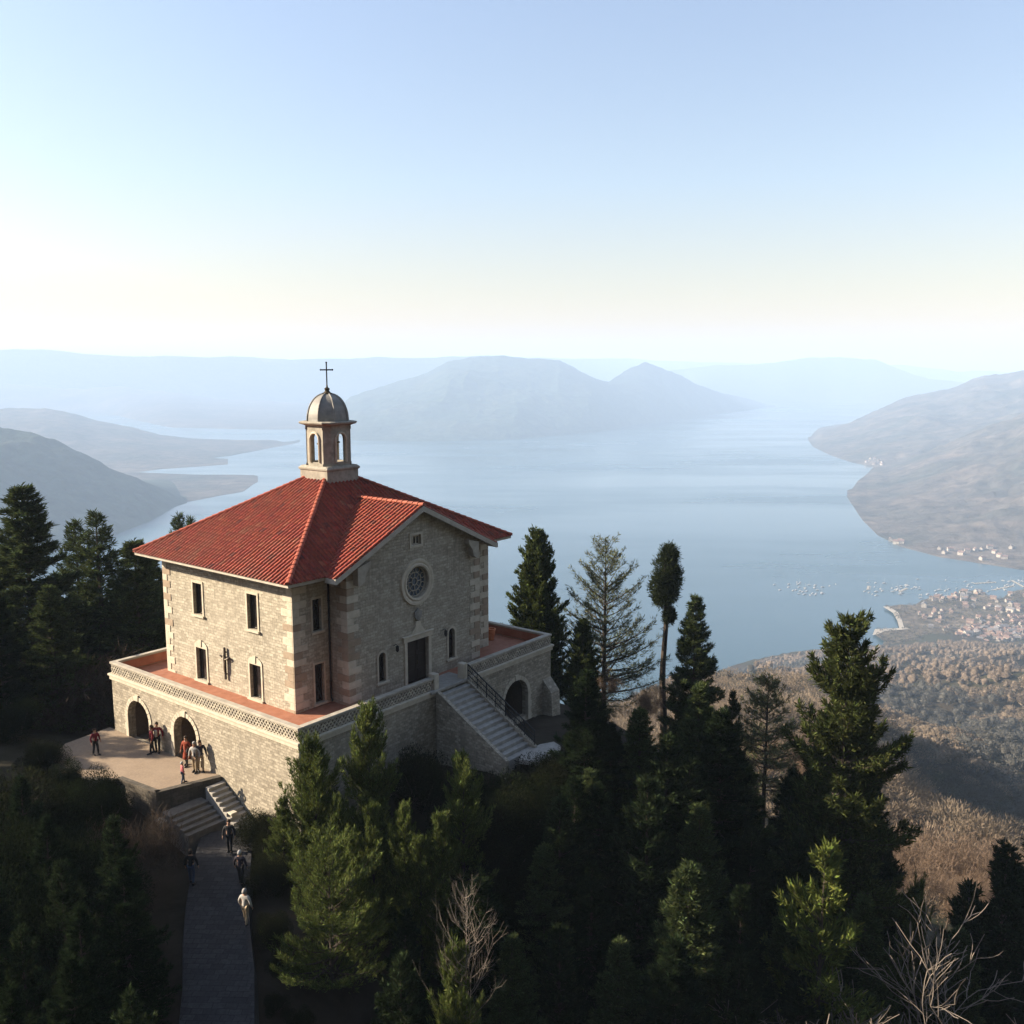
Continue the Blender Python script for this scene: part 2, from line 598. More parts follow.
# quoins, alternate long and short, pale and pinkish
def quoin(x, y, dx, dy, ztop, fx=True, fy=True):
    """stones wrap the corner at (x,y); the walls run from it towards dx along x and dy along y"""
    q = MB(); z = ZB; i = 0
    r = random.Random(int(abs(x * 31 + y * 17)) + 5)
    while z < ztop - 0.05:
        h = min(0.40 + r.uniform(-0.03, 0.03), ztop - z)
        a, b = (0.86, 0.5) if i % 2 else (0.5, 0.86)
        a += r.uniform(-.08, .08); b += r.uniform(-.08, .08)
        if not fx: a = 0.04
        if not fy: b = 0.04
        q.mat(M['pink'] if (i % 2 == 0) ^ (r.random() < 0.2) else M['pale'])
        e = 0.035
        xs = sorted((x - dx * e, x + dx * a)); ys = sorted((y - dy * e, y + dy * 0.04))
        if fx: q.cbox(xs[0], xs[1], ys[0], ys[1], z + .006, z + h - .006, 0.012)
        xs = sorted((x - dx * e, x + dx * 0.04)); ys = sorted((y + dy * 0.0405, y + dy * b))
        if fy: q.cbox(xs[0], xs[1], ys[0], ys[1], z + .006, z + h - .006, 0.012)
        z += h; i += 1
    q.build('quoin_stones', None, chapel)


quoin(0, 0, 1, 1, HE - .2)
quoin(0, LY, 1, -1, HE - .2, False, True)
quoin(LX, 0, -1, 1, HE - .2, True, False)
quoin(WX0, WY, 1, 1, HE - .15)
quoin(WX1, WY, -1, 1, HE - .15, True, True)

# windows: dark frame with pane, surround and sill
def window(h, place, arched=False, sw=0.13, mull=True, shutters=False):
    a, b, z0, z1 = h
    f = MB(); t = 0.07
    T = lambda x0, x1, d0, d1, c0, c1: f.add([place(x, z, d) for z in (c0, c1) for d in (d0, d1) for x in (x0, x1)],
                                            [(0, 2, 3, 1), (4, 5, 7, 6), (0, 1, 5, 4), (2, 6, 7, 3), (0, 4, 6, 2), (1, 3, 7, 5)])
    T(a + .003, a + t, .17, .23, z0 + .003, z1 - .003); T(b - t, b - .003, .17, .23, z0 + .003, z1 - .003)
    T(a + t, b - t, .17, .23, z0 + .003, z0 + t); T(a + t, b - t, .17, .23, z1 - t, z1 - .003)
    if mull:
        m = (a + b) / 2
        T(m - .03, m + .03, .175, .225, z0 + t, z1 - t)
        for k in (1, 2):
            zz = z0 + (z1 - z0) * k / 3
            T(a + t, m - .03, .18, .22, zz - .02, zz + .02); T(m + .03, b - t, .18, .22, zz - .02, zz + .02)
    o = f.build('window', M['darkwood'], chapel)
    g = MB(); g.face([place(a, z0, .212), place(b, z0, .212), place(b, z1, .212), place(a, z1, .212)])
    g.build('pane', M['glass'], o)
    s = MB()
    def S(x0, x1, c0, c1, d0=-.045):
        s.add([place(x, z, d) for z in (c0, c1) for d in (d0, .06) for x in (x0, x1)],
              [(0, 2, 3, 1), (4, 5, 7, 6), (0, 1, 5, 4), (2, 6, 7, 3), (0, 4, 6, 2), (1, 3, 7, 5)])
    S(a - sw, a - .002, z0, z1); S(b + .002, b + sw, z0, z1)
    if arched:
        c = (a + b) / 2; hw = (b - a) / 2 + sw
        poly = [(a - sw, z1 + .002), (b + sw, z1 + .002)] + [(c + hw * math.cos(t_), z1 + .002 + .06 + (hw * 0.62) * math.sin(t_)) for t_ in np.linspace(0.0, math.pi, 13)]
        s.prism(poly, place, -.05, .05)
        s.prism([(c - .09, z1 + .1), (c + .09, z1 + .1), (c + .12, z1 + .52), (c - .12, z1 + .52)], place, -.09, -.045)
    else:
        S(a - sw, b + sw, z1 + .002, z1 + sw + .01, -.05)
    s.build('surround', M['pale'], o)
    l = MB(); sd = [(-.13, .07)]
    l.add([place(x, z, d) for z in (z0 - .12, z0 - .003) for d in (-.14, .16) for x in (a - sw - .05, b + sw + .05)],
          [(0, 2, 3, 1), (4, 5, 7, 6), (0, 1, 5, 4), (2, 6, 7, 3), (0, 4, 6, 2), (1, 3, 7, 5)])
    l.build('sill', M['pale'], o)


for i, h in enumerate(win_side): window(h, side(0), i > 1, .13, False)
for i, h in enumerate(win_bay + bayR): window(h, front(0), False, 0.1, False)
# lancet slits beside the door
for a, b, z0, z1 in slits:
    pl = front(WY)
    f = MB()
    out_ = arch(a, b, z0, z1 - .1); inn = arch(a + .06, b - .06, z0 + .06, z1 - .1)
    f.panel(out_, [inn], lambda x, z, d: (x, WY + .18 + d, z), .05)
    o = f.build('window', M['darkwood'], chapel)
    g = MB(); g.face([(x, WY + .215, z) for x, z in out_]); g.build('pane', M['glass'], o)
    s = MB()
    s.panel(arch(a - .13, b + .13, z0, z1 - .1), [arch(a + .002, b - .002, z0 + .002, z1 - .1)], lambda x, z, d: (x, WY - .04 + d, z), .05)
    s.prism(arch(a - .13, b + .13, z0, z1 - .1)[2:] and [(a - .13, z0), (a - .002, z0), (a - .002, z0 + .02), (a - .13, z0 + .02)], pl, -.045, .03)
    s.build('surround', M['pale'], o)
    l = MB(); l.cbox(a - .2, b + .2, WY - .13, WY + .12, z0 - .13, z0 - .004, .01); l.build('sill', M['pale'], o)

# door with hood and crest
d = MB()
a, b, z0, z1 = DOOR
for k in range(2):
    x0 = a + .01 + k * (b - a) / 2; x1 = x0 + (b - a) / 2 - .02
    d.box(x0, x1, WY + .2, WY + .26, z0, z1 - .004)
    for zz in np.linspace(z0 + .12, z1 - .75, 3):
        d.cbox(x0 + .12, x1 - .12, WY + .17, WY + .215, zz, zz + .62, .012)
do = d.build('door', M['darkwood'], chapel)
hd = MB(); hd.tube([(8.12, WY + .15, 1.0), (8.12, WY + .11, 1.05), (8.12, WY + .11, 1.2), (8.12, WY + .15, 1.25)], .018); hd.build('handle', M['bronze'], do)
s = MB()
s.cbox(a - .24, a - .002, WY - .07, WY + .1, z0, z1, .015); s.cbox(b + .002, b + .24, WY - .07, WY + .1, z0, z1, .015)
s.prism([(a - .34, z1 + .003), (b + .34, z1 + .003), (b + .30, z1 + .28), (8.62, z1 + .42), (8.30, z1 + .78), (8.22, z1 + 1.1), (7.86, z1 + 1.1), (7.78, z1 + .78), (7.45, z1 + .42), (a - .30, z1 + .28)],
        front(WY), -.09, .06)
s.cbox(a - .4, b + .4, WY - .16, WY + .05, z1 + .28, z1 + .37, .015)
s.build('door_surround', M['pale'], chapel)
c = MB()
c.prism([(8.04, 3.72), (8.30, 3.95), (8.34, 4.28), (8.20, 4.34), (8.04, 4.5), (7.88, 4.34), (7.74, 4.28), (7.78, 3.95)], front(WY), -.11, .02)
c.prism([(7.98, 3.85), (8.10, 3.85), (8.10, 4.3), (7.98, 4.3)], front(WY), -.135, -.105)
c.prism([(7.86, 4.07), (7.9799, 4.07), (7.9799, 4.17), (7.86, 4.17)], front(WY), -.133, -.105)
c.prism([(8.1001, 4.07), (8.22, 4.07), (8.22, 4.17), (8.1001, 4.17)], front(WY), -.133, -.105)
c.build('stone_crest', M['lead'], chapel)

# rose window
s = MB()
prof = [(0.95, .03), (0.95, -.10), (1.06, -.13), (1.14, -.07), (1.24, -.10), (1.36, -.10), (1.40, .02)]
n = 36; vs = []; fs = []
for r, dd in prof:
    for k in range(n):
        t = 2 * math.pi * k / n
        vs.append((RC[0] + r * math.cos(t), WY + dd, RC[1] + r * math.sin(t)))
for i in range(len(prof) - 1):
    for k in range(n):
        fs.append((i * n + k, i * n + (k + 1) % n, (i + 1) * n + (k + 1) % n, (i + 1) * n + k))
s.add(vs, fs)
ro = s.build('rose_window', M['pale'], chapel, smooth=False)
g = MB(); g.face([(x, WY + .24, z) for x, z in circle(*RC, .95)]); g.build('pane', M['roseglass'], ro)
tr = MB()
def ring(cx, cz, r, w_, y):
    k = 18
    tr.tube([(cx + r * math.cos(t), y, cz + r * math.sin(t)) for t in np.linspace(0, 2 * math.pi, k + 1)], w_, 5, False)
ring(*RC, .90, .045, WY + .2); ring(*RC, .22, .035, WY + .2); ring(*RC, .55, .03, WY + .2)
for k in range(8):
    t = k * math.pi / 4
    tr.tube([(RC[0] + .22 * math.cos(t), WY + .2, RC[1] + .22 * math.sin(t)), (RC[0] + .55 * math.cos(t), WY + .2, RC[1] + .55 * math.sin(t))], .028, 5)
    ring(RC[0] + .73 * math.cos(t + .39), RC[1] + .73 * math.sin(t + .39), .16, .025, WY + .2)
tr.build('tracery', M['coping'], ro)

# little gable window with three lights
s = MB()
s.panel(rect(7.46, 8.58, 8.12, 9.0), [rect(7.621, 8.419, 8.281, 8.859)], lambda x, z, d_: (x, WY - .05 + d_, z), .06)
for e in ((7.46, 8.12, 7.46, 9.0), (8.58, 8.12, 8.58, 9.0), (7.46, 9.0, 8.58, 9.0), (7.46, 8.12, 8.58, 8.12)):
    s.face([(e[0], WY - .05, e[1]), (e[2], WY - .05, e[3]), (e[2], WY, e[3]), (e[0], WY, e[1])])
s.panel(rect(7.622, 8.418, 8.282, 8.858), [arch(7.66 + k * .26, 7.66 + k * .26 + .2, 8.32, 8.66, 8) for k in range(3)], lambda x, z, d_: (x, WY + .12 + d_, z), .08)
go = s.build('gable_window', M['pale'], chapel)
g = MB(); g.face([(7.62, WY + .25, 8.28), (8.42, WY + .25, 8.28), (8.42, WY + .25, 8.86), (7.62, WY + .25, 8.86)]); g.build('pane', M['glass'], go)

# stone brackets under the gable ends
for x0, sg in ((WX0 + .02, 1), (WX1 - .02, -1)):
    c = MB()
    c.prism([(0, 7.75), (.95, 8.0), (.95, 7.75), (.62, 7.35), (.50, 6.95), (.22, 6.75), (0, 6.75)], lambda p_, z, d_: (x0 + sg * (p_ + .45), WY + d_, z), -.42, .02)
    c.build('eave_bracket', M['darkstone'] if False else M['coping'], chapel)

# downpipe in the inner corner, wall cross, lanterns
c = MB(); c.tube([(2.42, -.10, 7.3), (2.42, -.10, .25), (2.42, -.22, .1)], .055, 8)
for z in (1.2, 3.4, 5.8): c.lathe([(.075, 0), (.075, .06)], (2.42, -.10, z), 8)
c.build('downpipe', M['iron'], chapel)
c = MB()
c.cbox(-.16, -.07, 6.0, 6.13, .72, 2.62, .01); c.cbox(-.165, -.085, 5.62, 5.999, 1.98, 2.10, .01); c.cbox(-.165, -.085, 6.131, 6.52, 1.98, 2.10, .01)
c.box(-.07, .01, 6.03, 6.10, 1.0, 1.06); c.box(-.07, .01, 6.03, 6.10, 2.3, 2.36)
wc = c.build('wall_cross', M['darkwood'], chapel)
fg = MB(); fg.tube([(-.2, 6.06, 1.15), (-.22, 6.06, 1.45), (-.2, 6.06, 1.75), (-.21, 6.06, 2.0), (-.22, 6.06, 2.12)], [.03, .05, .06, .07, .04], 7)
fg.tube([(-.2, 5.68, 2.06), (-.21, 5.9, 1.96), (-.21, 6.06, 1.94), (-.21, 6.24, 1.96), (-.2, 6.44, 2.06)], .022, 6)
fg.lathe([(.01, 0), (.05, .03), (.06, .08), (.045, .14), (.01, .17)], (-.22, 6.06, 2.1), 8)
fg.build('carved_figure', M['pale'], wc)
for x in (6.05, 10.2):
    c = MB(); z = 2.55
    c.tube([(x, WY, z + .1), (x, WY - .22, z + .22), (x, WY - .3, z + .16)], .018, 6)
    c.lathe([(.02, .16), (.12, .10), (.10, .08), (.10, -.14), (.06, -.2), (.01, -.24)], (x, WY - .3, z), 6)
    c.build('wall_lantern', M['iron'], chapel)

# ---------------------------------------------------------------- roof
OV = 1.1
CX, CY = 8.15, 6.11
APEX = (CX, CY, HE + 4.8)
e00 = (-OV, -OV, HE); e10 = (LX + OV, -OV, HE); e11 = (LX + OV, LY + OV, HE); e01 = (-OV, LY + OV, HE)
rb = MB()
for p_, q_ in ((e00, e10), (e10, e11), (e11, e01), (e01, e00)):
    rb.face([p_, q_, APEX])
GAx, GAz = 8.145, 10.62
GY = WY - 0.55
gl0 = 1.42; gl1 = 2 * GAx - gl0
gze = GAz - .47 * (GAx - gl0)
yv = lambda z: -OV + (z - HE) / (4.8 / (CY + OV))      # where the main front slope reaches height z
ga = (GAx, GY, GAz); gb = (GAx, yv(GAz), GAz)
for xe in (gl0, gl1):
    rb.face([ga, gb, (xe, yv(gze), gze), (xe, GY, gze)])
roof = rb.build('roof', M['underroof'], chapel)

def tiles(poly, e_dir, cs=0.30, rl=0.40, seed=1):
    """barrel tiles laid on a plane polygon: rows along e_dir, columns climbing the slope"""
    P = [Vector(p_) for p_ in poly]
    nrm = (P[1] - P[0]).cross(P[2] - P[0]).normalized()
    if nrm.z < 0: nrm = -nrm
    e = Vector(e_dir).normalized(); u = nrm.cross(e).normalized()
    if u.z < 0: u = -u
    O = P[0]
    q = [((p_ - O).dot(e), (p_ - O).dot(u)) for p_ in P]
    s0 = min(a_ for a_, _ in q); s1 = max(a_ for a_, _ in q)
    r = np.random.default_rng(seed)
    V = []; Fc = []; T = []
    ncol = int((s1 - s0) / cs)
    cs2 = (s1 - s0) / ncol
    for i in range(ncol):
        sc_ = s0 + (i + .5) * cs2
        ts = []
        for k in range(len(q)):
            (a0, b0), (a1, b1) = q[k], q[(k + 1) % len(q)]
            if (a0 - sc_) * (a1 - sc_) < 0:
                ts.append(b0 + (b1 - b0) * (sc_ - a0) / (a1 - a0))
        if len(ts) < 2: continue
        t0, t1 = min(ts), max(ts)
        t = t0 - 0.06
        while t < t1 - 0.02:
            tl = min(rl, t1 - t)
            base = r.random()
            colr = np.array([0.29, 0.046, 0.024]) * (0.80 + 0.34 * r.random()) * np.array([1, 0.9 + .35 * r.random(), 1])
            if base < 0.03: colr = np.array([0.33, 0.10, 0.05]) * (0.7 + .4 * r.random())
            elif base < 0.06: colr = np.array([0.15, 0.034, 0.022])
            jit = r.normal(0, .007)
            for (w_, hgt, lift0, lift1, cc, off) in ((cs2 * .31, .085, .05, .022, colr, 0), ):
                k = len(V); nn = 6
                for (tt, lf, sc2) in ((t - .03, lift0, 1.0), (t + tl, lift1, .86)):
                    for a_ in np.linspace(0, math.pi, nn):
                        p_ = O + e * (sc_ + jit + math.cos(a_) * w_ * sc2) + u * tt + nrm * (lf - .02 + math.sin(a_) * hgt * sc2)
                        V.append(p_[:])
                for j in range(nn - 1):
                    Fc.append((k + j, k + j + 1, k + nn + j + 1, k + nn + j)); T.append(cc)
                Fc.append((k, k + nn - 1, k + 3, k + 2)); T.append(cc * .8)
            # channel tile between the barrels
            k = len(V)
            xo = sc_ + cs2 / 2
            c2 = colr * (0.62 + .3 * r.random())
            for (tt, lf) in ((t - .02, .034), (t + tl, .012)):
                for sx_, hh in ((-.5, .03), (-.25, .0), (.25, .0), (.5, .03)):
                    p_ = O + e * (xo + sx_ * cs2 * .62) + u * tt + nrm * (lf + hh)
                    V.append(p_[:])
            for j in range(3):
                Fc.append((k + j, k + j + 1, k + 5 + j, k + 4 + j)); T.append(c2)
            t += rl
    return np.array(V), np.array(Fc), np.array(T)


vs_, fs_, ts_ = [], [], []
k = 0
for i, (poly, ed) in enumerate((((e00, e01, APEX), (0, 1, 0)), ((e00, e10, APEX), (1, 0, 0)), ((e10, e11, APEX), (0, 1, 0)), ((e01, e11, APEX), (1, 0, 0)),
                                (((gl0, GY, gze), (gl0, yv(gze), gze), gb, ga), (0, 1, 0)), (((gl1, GY, gze), (gl1, yv(gze), gze), gb, ga), (0, 1, 0)))):
    V_, F_, T_ = tiles(poly, ed, seed=i + 1)
    if i == 1:       # leave out the main-slope tiles that the gable roof covers
        c_ = V_[F_].mean(1)
        keep = ~((c_[:, 0] > gl0 + .1) & (c_[:, 0] < gl1 - .1) & (c_[:, 2] < GAz - .47 * np.abs(c_[:, 0] - GAx) - .06))
        F_, T_ = F_[keep], T_[keep]
    vs_.append(V_); fs_.append(F_ + k); ts_.append(T_); k += len(V_)
link('roof_tiles', raw_mesh('roof_tiles', np.vstack(vs_), np.vstack(fs_), M['tile'], np.vstack(ts_)), roof)

# ridge and hip caps
def caps(p0, p1, seed, w_=.15):
    p0, p1 = Vector(p0), Vector(p1); L = (p1 - p0).length; dv = (p1 - p0).normalized()
    s_ = dv.cross(Vector((0, 0, 1))).normalized(); nn = s_.cross(dv).normalized()
    if nn.z < 0: nn = -nn
    rc = MB(); r = random.Random(seed); t = 0
    while t < L:
        tl = min(.42, L - t)
        c_ = np.array([.36, .09, .05]) * r.uniform(.75, 1.25)
        rc.ct = tuple(c_); vs = []
        for tt, sc2, lf in ((t - .03, 1.0, .075), (t + tl, .86, .05)):
            for a_ in np.linspace(-.35, math.pi + .35, 8):
                vs.append(p0 + dv * tt + s_ * (math.cos(a_) * w_ * sc2) + nn * (lf + math.sin(a_) * .11 * sc2))
        rc.add(vs, [(j, j + 1, 9 + j, 8 + j) for j in range(7)] + [(0, 1, 2, 3, 4, 5, 6, 7)])
        t += .42
    rc.build('ridge_tiles', M['tile'], roof)
for i, e_ in enumerate((e00, e10, e11, e01)): caps(e_, APEX, i)
caps(ga, gb, 9)

# eaves: pale fascia, soffit boards, gutter
ev = MB()
def beam(p0, p1, out, z0, z1, th):
    """strip between two corners, th thick towards -out"""
    p0, p1, o_ = Vector(p0), Vector(p1), Vector(out)
    vs = [p + o_ * dd + Vector((0, 0, zz)) for zz in (z0, z1) for dd in (0, -th) for p in (p0, p1)]
    ev.add(vs, [(0, 2, 3, 1), (4, 5, 7, 6), (0, 1, 5, 4), (2, 6, 7, 3), (0, 4, 6, 2), (1, 3, 7, 5)])
z0, z1 = HE - .2, HE - .012
beam((-OV, -OV + .1, 0), (-OV, LY + OV - .1, 0), (-1, 0, 0), z0, z1, .1)
beam((LX + OV, -OV + .1, 0), (LX + OV, LY + OV - .1, 0), (1, 0, 0), z0, z1, .1)
beam((-OV, -OV, 0), (gl0, -OV, 0), (0, -1, 0), z0, z1, .1); beam((gl1, -OV, 0), (LX + OV, -OV, 0), (0, -1, 0), z0, z1, .1)
beam((-OV, LY + OV, 0), (LX + OV, LY + OV, 0), (0, 1, 0), z0, z1, .1)
zz = HE - .14
ev.box(-OV + .1, 0, -OV + .1, LY + OV - .1, zz, zz + .05); ev.box(LX, LX + OV - .1, -OV + .1, LY + OV - .1, zz, zz + .05)
ev.box(0, WX0, -OV + .1, 0, zz, zz + .05); ev.box(WX1, LX, -OV + .1, 0, zz, zz + .05); ev.box(0, LX, LY, LY + OV - .1, zz, zz + .05)
for sg in (1, -1):     # raking boards and the soffit of the gable
    X = lambda p_: GAx - sg * p_
    half = GAx - gl0
    rk = [(0, GAz - .02), (half, gze - .02), (half, gze - .32), (0, GAz - .34)]
    ev.prism(rk, lambda p_, z, d_: (X(p_), GY + d_, z), 0.0, .12)
    sf = [(0, GAz - .12), (half, gze - .12), (half, gze - .2), (0, GAz - .2)]
    ev.prism(sf, lambda p_, z, d_: (X(p_), GY + d_, z), .12, .56)
    sf2 = [(GAx - WX0, gz(WX0) - .02), (half, gze - .1), (half, gze - .2), (GAx - WX0, gz(WX0) - .14)]
    ev.prism(sf2, lambda p_, z, d_: (X(p_), GY + d_, z), .561, 1.2)
    ev.prism([(half, gze - .3), (half + .0, gze), (half + .09, gze), (half + .09, gze - .3)], lambda p_, z, d_: (X(p_), GY + d_, z), 0, .86)
ev.build('eaves', M['fascia'], roof)
# stone string course under the eaves
st = MB()
st.cbox(-.09, .0, .04, LY + .05, HE - .42, HE - .145, .02)
st.build('string_course', M['pale'], chapel); st = MB()
st.cbox(.0, WX0 - .002, -.09, .0, HE - .42, HE - .145, .02); st.build('string_course', M['pale'], chapel); st = MB(); st.cbox(WX1 + .002, LX + .05, -.09, 0, HE - .42, HE - .145, .02)
st.build('string_course', M['pale'], chapel)

# ---------------------------------------------------------------- bell tower
TB = (CX - .2 * 0, CY, 0)
bt = MB(); tx, ty = CX, CY
def csq(h, ch):
    """square of half side h with its corners cut by ch"""
    k = h - ch
    return [(k, -h), (h, -k), (h, k), (k, h), (-k, h), (-h, k), (-h, -k), (-k, -h)]
def loft(mb, rows):
    vs = []; fs = []
    for h, ch, z in rows:
        vs += [(tx + a_, ty + b_, z) for a_, b_ in csq(h, ch)]
    for i in range(len(rows) - 1):
        for k in range(8):
            fs.append((i * 8 + k, i * 8 + (k + 1) % 8, (i + 1) * 8 + (k + 1) % 8, (i + 1) * 8 + k))
    fs.append(tuple(range(8))[::-1]); fs.append(tuple((len(rows) - 1) * 8 + k for k in range(8)))
    mb.add(vs, fs)
loft(bt, [(1.27, .02, 10.7), (1.27, .02, 12.22), (1.34, .02, 12.26), (1.36, .02, 12.36), (1.30, .03, 12.42), (1.24, .1, 12.5)])
belfry = bt.build('belfry', M['belfry'], chapel)
b2 = MB(); H_ = 1.10; ch = .32; k_ = H_ - ch
zb, zt = 12.5, 14.92
op = arch(-.42, .42, zb + .22, 14.12, 12)
ol = [(-k_, zb), (k_, zb), (k_, zt), (-k_, zt)]
b2.panel(ol, [op], lambda a_, z, d_: (tx + a_, ty - H_ + d_, z), .26, True)
b2.panel(ol, [op], lambda a_, z, d_: (tx + a_, ty + H_ - d_, z), .26, True)
b2.panel(ol, [op], lambda a_, z, d_: (tx - H_ + d_, ty + a_, z), .26, True)
b2.panel(ol, [op], lambda a_, z, d_: (tx + H_ - d_, ty + a_, z), .26, True)
b2.build('arcade_wall', M['belfry'], belfry, recalc=False)
b3 = MB()
for sx_ in (1, -1):
    for sy_ in (1, -1):      # corner piers with base and capital
        b3 = MB()
        for (za, zb_, ex) in ((zb, zb + .16, .05), (zb + .16, zt - .2, .0), (zt - .2, zt, .05)):
            pol = [(k_ - .001, H_ + ex + .03), (H_ + ex + .03, k_ - .001), (H_ - .3, k_ - .001), (k_ - .001, H_ - .3)]
            pol = [(p0 * sx_, p1 * sy_) for p0, p1 in pol]
            b3.prism(pol, lambda p0, p1, d_: (tx + p0, ty + p1, d_), za, zb_)
        b3.build('corner_pier', M['belfry'], belfry)
b4 = MB()
for fx in (((0, -1)), ((0, 1)), ((-1, 0)), ((1, 0))):
    rim = arch(-.42, .42, zb + .22, 14.12, 14)[1:] + [(-.42, zb + .22)]
    pts = []
    for a_, z in rim:
        off = H_ + .035
        pts.append((tx + (a_ if fx[0] == 0 else fx[0] * off), ty + (a_ if fx[1] == 0 else fx[1] * off), z))
    b4.tube(pts, .075, 6)
b4.build('arch_moulding', M['pale'], belfry)
b5 = MB(); loft(b5, [(1.12, .3, 14.92), (1.14, .3, 14.98), (1.40, .36, 15.08), (1.44, .36, 15.16), (1.42, .36, 15.2), (1.26, .40, 15.24)])
b5.build('cornice', M['belfry'], belfry)
b6 = MB(); rows = []
for t in np.linspace(0, 1, 13):
    a_ = t * math.pi / 2 * .97
    h = 1.22 * math.cos(a_) ** .86
    rows.append((h, h * .586, 15.24 + 1.68 * math.sin(a_)))
loft(b6, rows)
dome = b6.build('dome', M['lead'], belfry)
b7 = MB()
for k in range(8):
    b7.tube([(tx + csq(h, c_)[k][0] * 1.005, ty + csq(h, c_)[k][1] * 1.005, z) for h, c_, z in rows], [.05] * len(rows), 6)
b7.build('dome_ribs', M['lead'], belfry)
b8 = MB(); b8.lathe([(.34, 16.84), (.36, 16.92), (.22, 16.98), (.13, 17.08), (.16, 17.16), (.17, 17.22), (.06, 17.3), (.05, 17.42)], (tx, ty, 0), 12)
b8.build('finial', M['bronze'], belfry)
b9 = MB()
cd = Vector((math.cos(-BROT), math.sin(-BROT), 0))          # the arms face the camera
b9.tube([(tx, ty, 17.4), (tx, ty, 18.78)], .042, 6)
b9.tube([Vector((tx, ty, 18.36)) - cd * .34, Vector((tx, ty, 18.36)) + cd * .34], .042, 6)
for q_ in (Vector((tx, ty, 18.8)), Vector((tx, ty, 18.36)) - cd * .36, Vector((tx, ty, 18.36)) + cd * .36):
    b9.lathe([(.01, -.06), (.06, -.02), (.06, .02), (.01, .06)], q_, 8)
b9.build('cross', M['iron'], belfry)
b10 = MB(); b10.lathe([(.34, 0), (.30, .06), (.22, .22), (.19, .42), (.1, .52), (.02, .55)], (tx, ty, 13.2), 14)
b10.tube([(tx - .9, ty, 13.85), (tx + .9, ty, 13.85)], .06, 6); b10.tube([(tx, ty, 13.7), (tx, ty, 13.85)], .03, 6)
b10.build('bell', M['bronze'], belfry)
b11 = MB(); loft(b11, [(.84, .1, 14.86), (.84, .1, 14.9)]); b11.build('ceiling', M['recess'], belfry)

# ================================================================== TERRACE
TX0, TX1, TY0, TY1 = -2.5, 19.0, -3.25, 14.35
ZG = -6.2
terrace = tag(empty('terrace', BC, BROT), 'raised stone terrace with pierced parapet and arched openings around the chapel', 'terrace')
archA = (10.38, 12.68, -3.75, -2.26); archB = (5.56, 7.80, -3.75, -2.08); archR = (13.95, 16.45, -4.2, -2.72)
w = MB()
w.panel([(TY0, ZG), (TY1, ZG), (TY1, -.1), (TY0, -.1)], [arch(*archA, 16), arch(*archB, 16)], side(TX0), .45)
w.panel([(TX0, ZG), (TX1, ZG), (TX1, -.1), (TX0, -.1)], [arch(*archR, 16)], front(TY0), .45)
w.panel([(TY0, ZG), (TY1, ZG), (TY1, -.1), (TY0, -.1)], [], sideR(TX1))
w.panel([(TX0, ZG), (TX1, ZG), (TX1, -.1), (TX0, -.1)], [], back_(TY1))
w.build('wall', M['rubble'], terrace, recalc=False)
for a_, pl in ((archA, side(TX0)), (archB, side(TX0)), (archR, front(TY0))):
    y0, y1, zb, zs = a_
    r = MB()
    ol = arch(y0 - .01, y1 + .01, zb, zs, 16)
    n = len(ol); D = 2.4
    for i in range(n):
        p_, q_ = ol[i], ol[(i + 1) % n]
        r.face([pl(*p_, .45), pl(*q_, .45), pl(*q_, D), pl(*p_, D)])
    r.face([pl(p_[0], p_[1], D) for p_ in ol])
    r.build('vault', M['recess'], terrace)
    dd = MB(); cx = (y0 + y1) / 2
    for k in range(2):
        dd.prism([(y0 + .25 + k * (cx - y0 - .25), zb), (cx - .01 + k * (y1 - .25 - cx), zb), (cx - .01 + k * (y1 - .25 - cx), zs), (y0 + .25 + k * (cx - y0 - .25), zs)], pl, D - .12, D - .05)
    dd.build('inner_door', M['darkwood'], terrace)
    v = MB(); r0 = (y1 - y0) / 2; nst = 13; zs_ = zs
    for k in range(nst):
        t0_, t1_ = math.pi * k / nst + .012, math.pi * (k + 1) / nst - .012
        ro_ = r0 + (.36 if k == nst // 2 else .26)
        e = .09 if k == nst // 2 else .05
        v.mat(M['pale'])
        v.prism([(cx + r0 * math.cos(t0_), zs_ + r0 * math.sin(t0_)), (cx + ro_ * math.cos(t0_), zs_ + ro_ * math.sin(t0_)),
                 (cx + ro_ * math.cos(t1_), zs_ + ro_ * math.sin(t1_)), (cx + r0 * math.cos(t1_), zs_ + r0 * math.sin(t1_))], pl, -e, .2)
    for sg, yy in ((-1, y0), (1, y1)):
        z = zb - .3; k = 0
        while z < zs - .05:
            h = min(.42, zs - z); wd = .26 if k % 2 else .36
            q_ = sorted((yy, yy + sg * wd))
            v.prism([(q_[0], z + .008), (q_[1], z + .008), (q_[1], z + h - .008), (q_[0], z + h - .008)], pl, -.05, .2)
            z += h; k += 1
    v.build('arch_surround', M['pale'], terrace)

# cornice band
c = MB()
def band(mb, z0, z1, o0, o1, segs, ch=.015):
    for s_ in segs:
        if s_[0] == 'x-': mb.cbox(TX0 - o1, TX0 + o0, s_[1], s_[2], z0, z1, ch)
        if s_[0] == 'x+': mb.cbox(TX1 - o0, TX1 + o1, s_[1], s_[2], z0, z1, ch)
        if s_[0] == 'y-': mb.cbox(s_[1], s_[2], TY0 - o1, TY0 + o0, z0, z1, ch)
        if s_[0] == 'y+': mb.cbox(s_[1], s_[2], TY1 - o0, TY1 + o1, z0, z1, ch)
GX0, GX1 = 7.55, 10.1
def segs(o, i):      # runs round the terrace without overlapping at the corners
    return [('x-', TY0 - o, TY1 + o), ('x+', TY0 - o, TY1 + o), ('y-', TX0 + i + .002, GX0), ('y-', GX1, TX1 - i - .002), ('y+', TX0 + i + .002, TX1 - i - .002)]
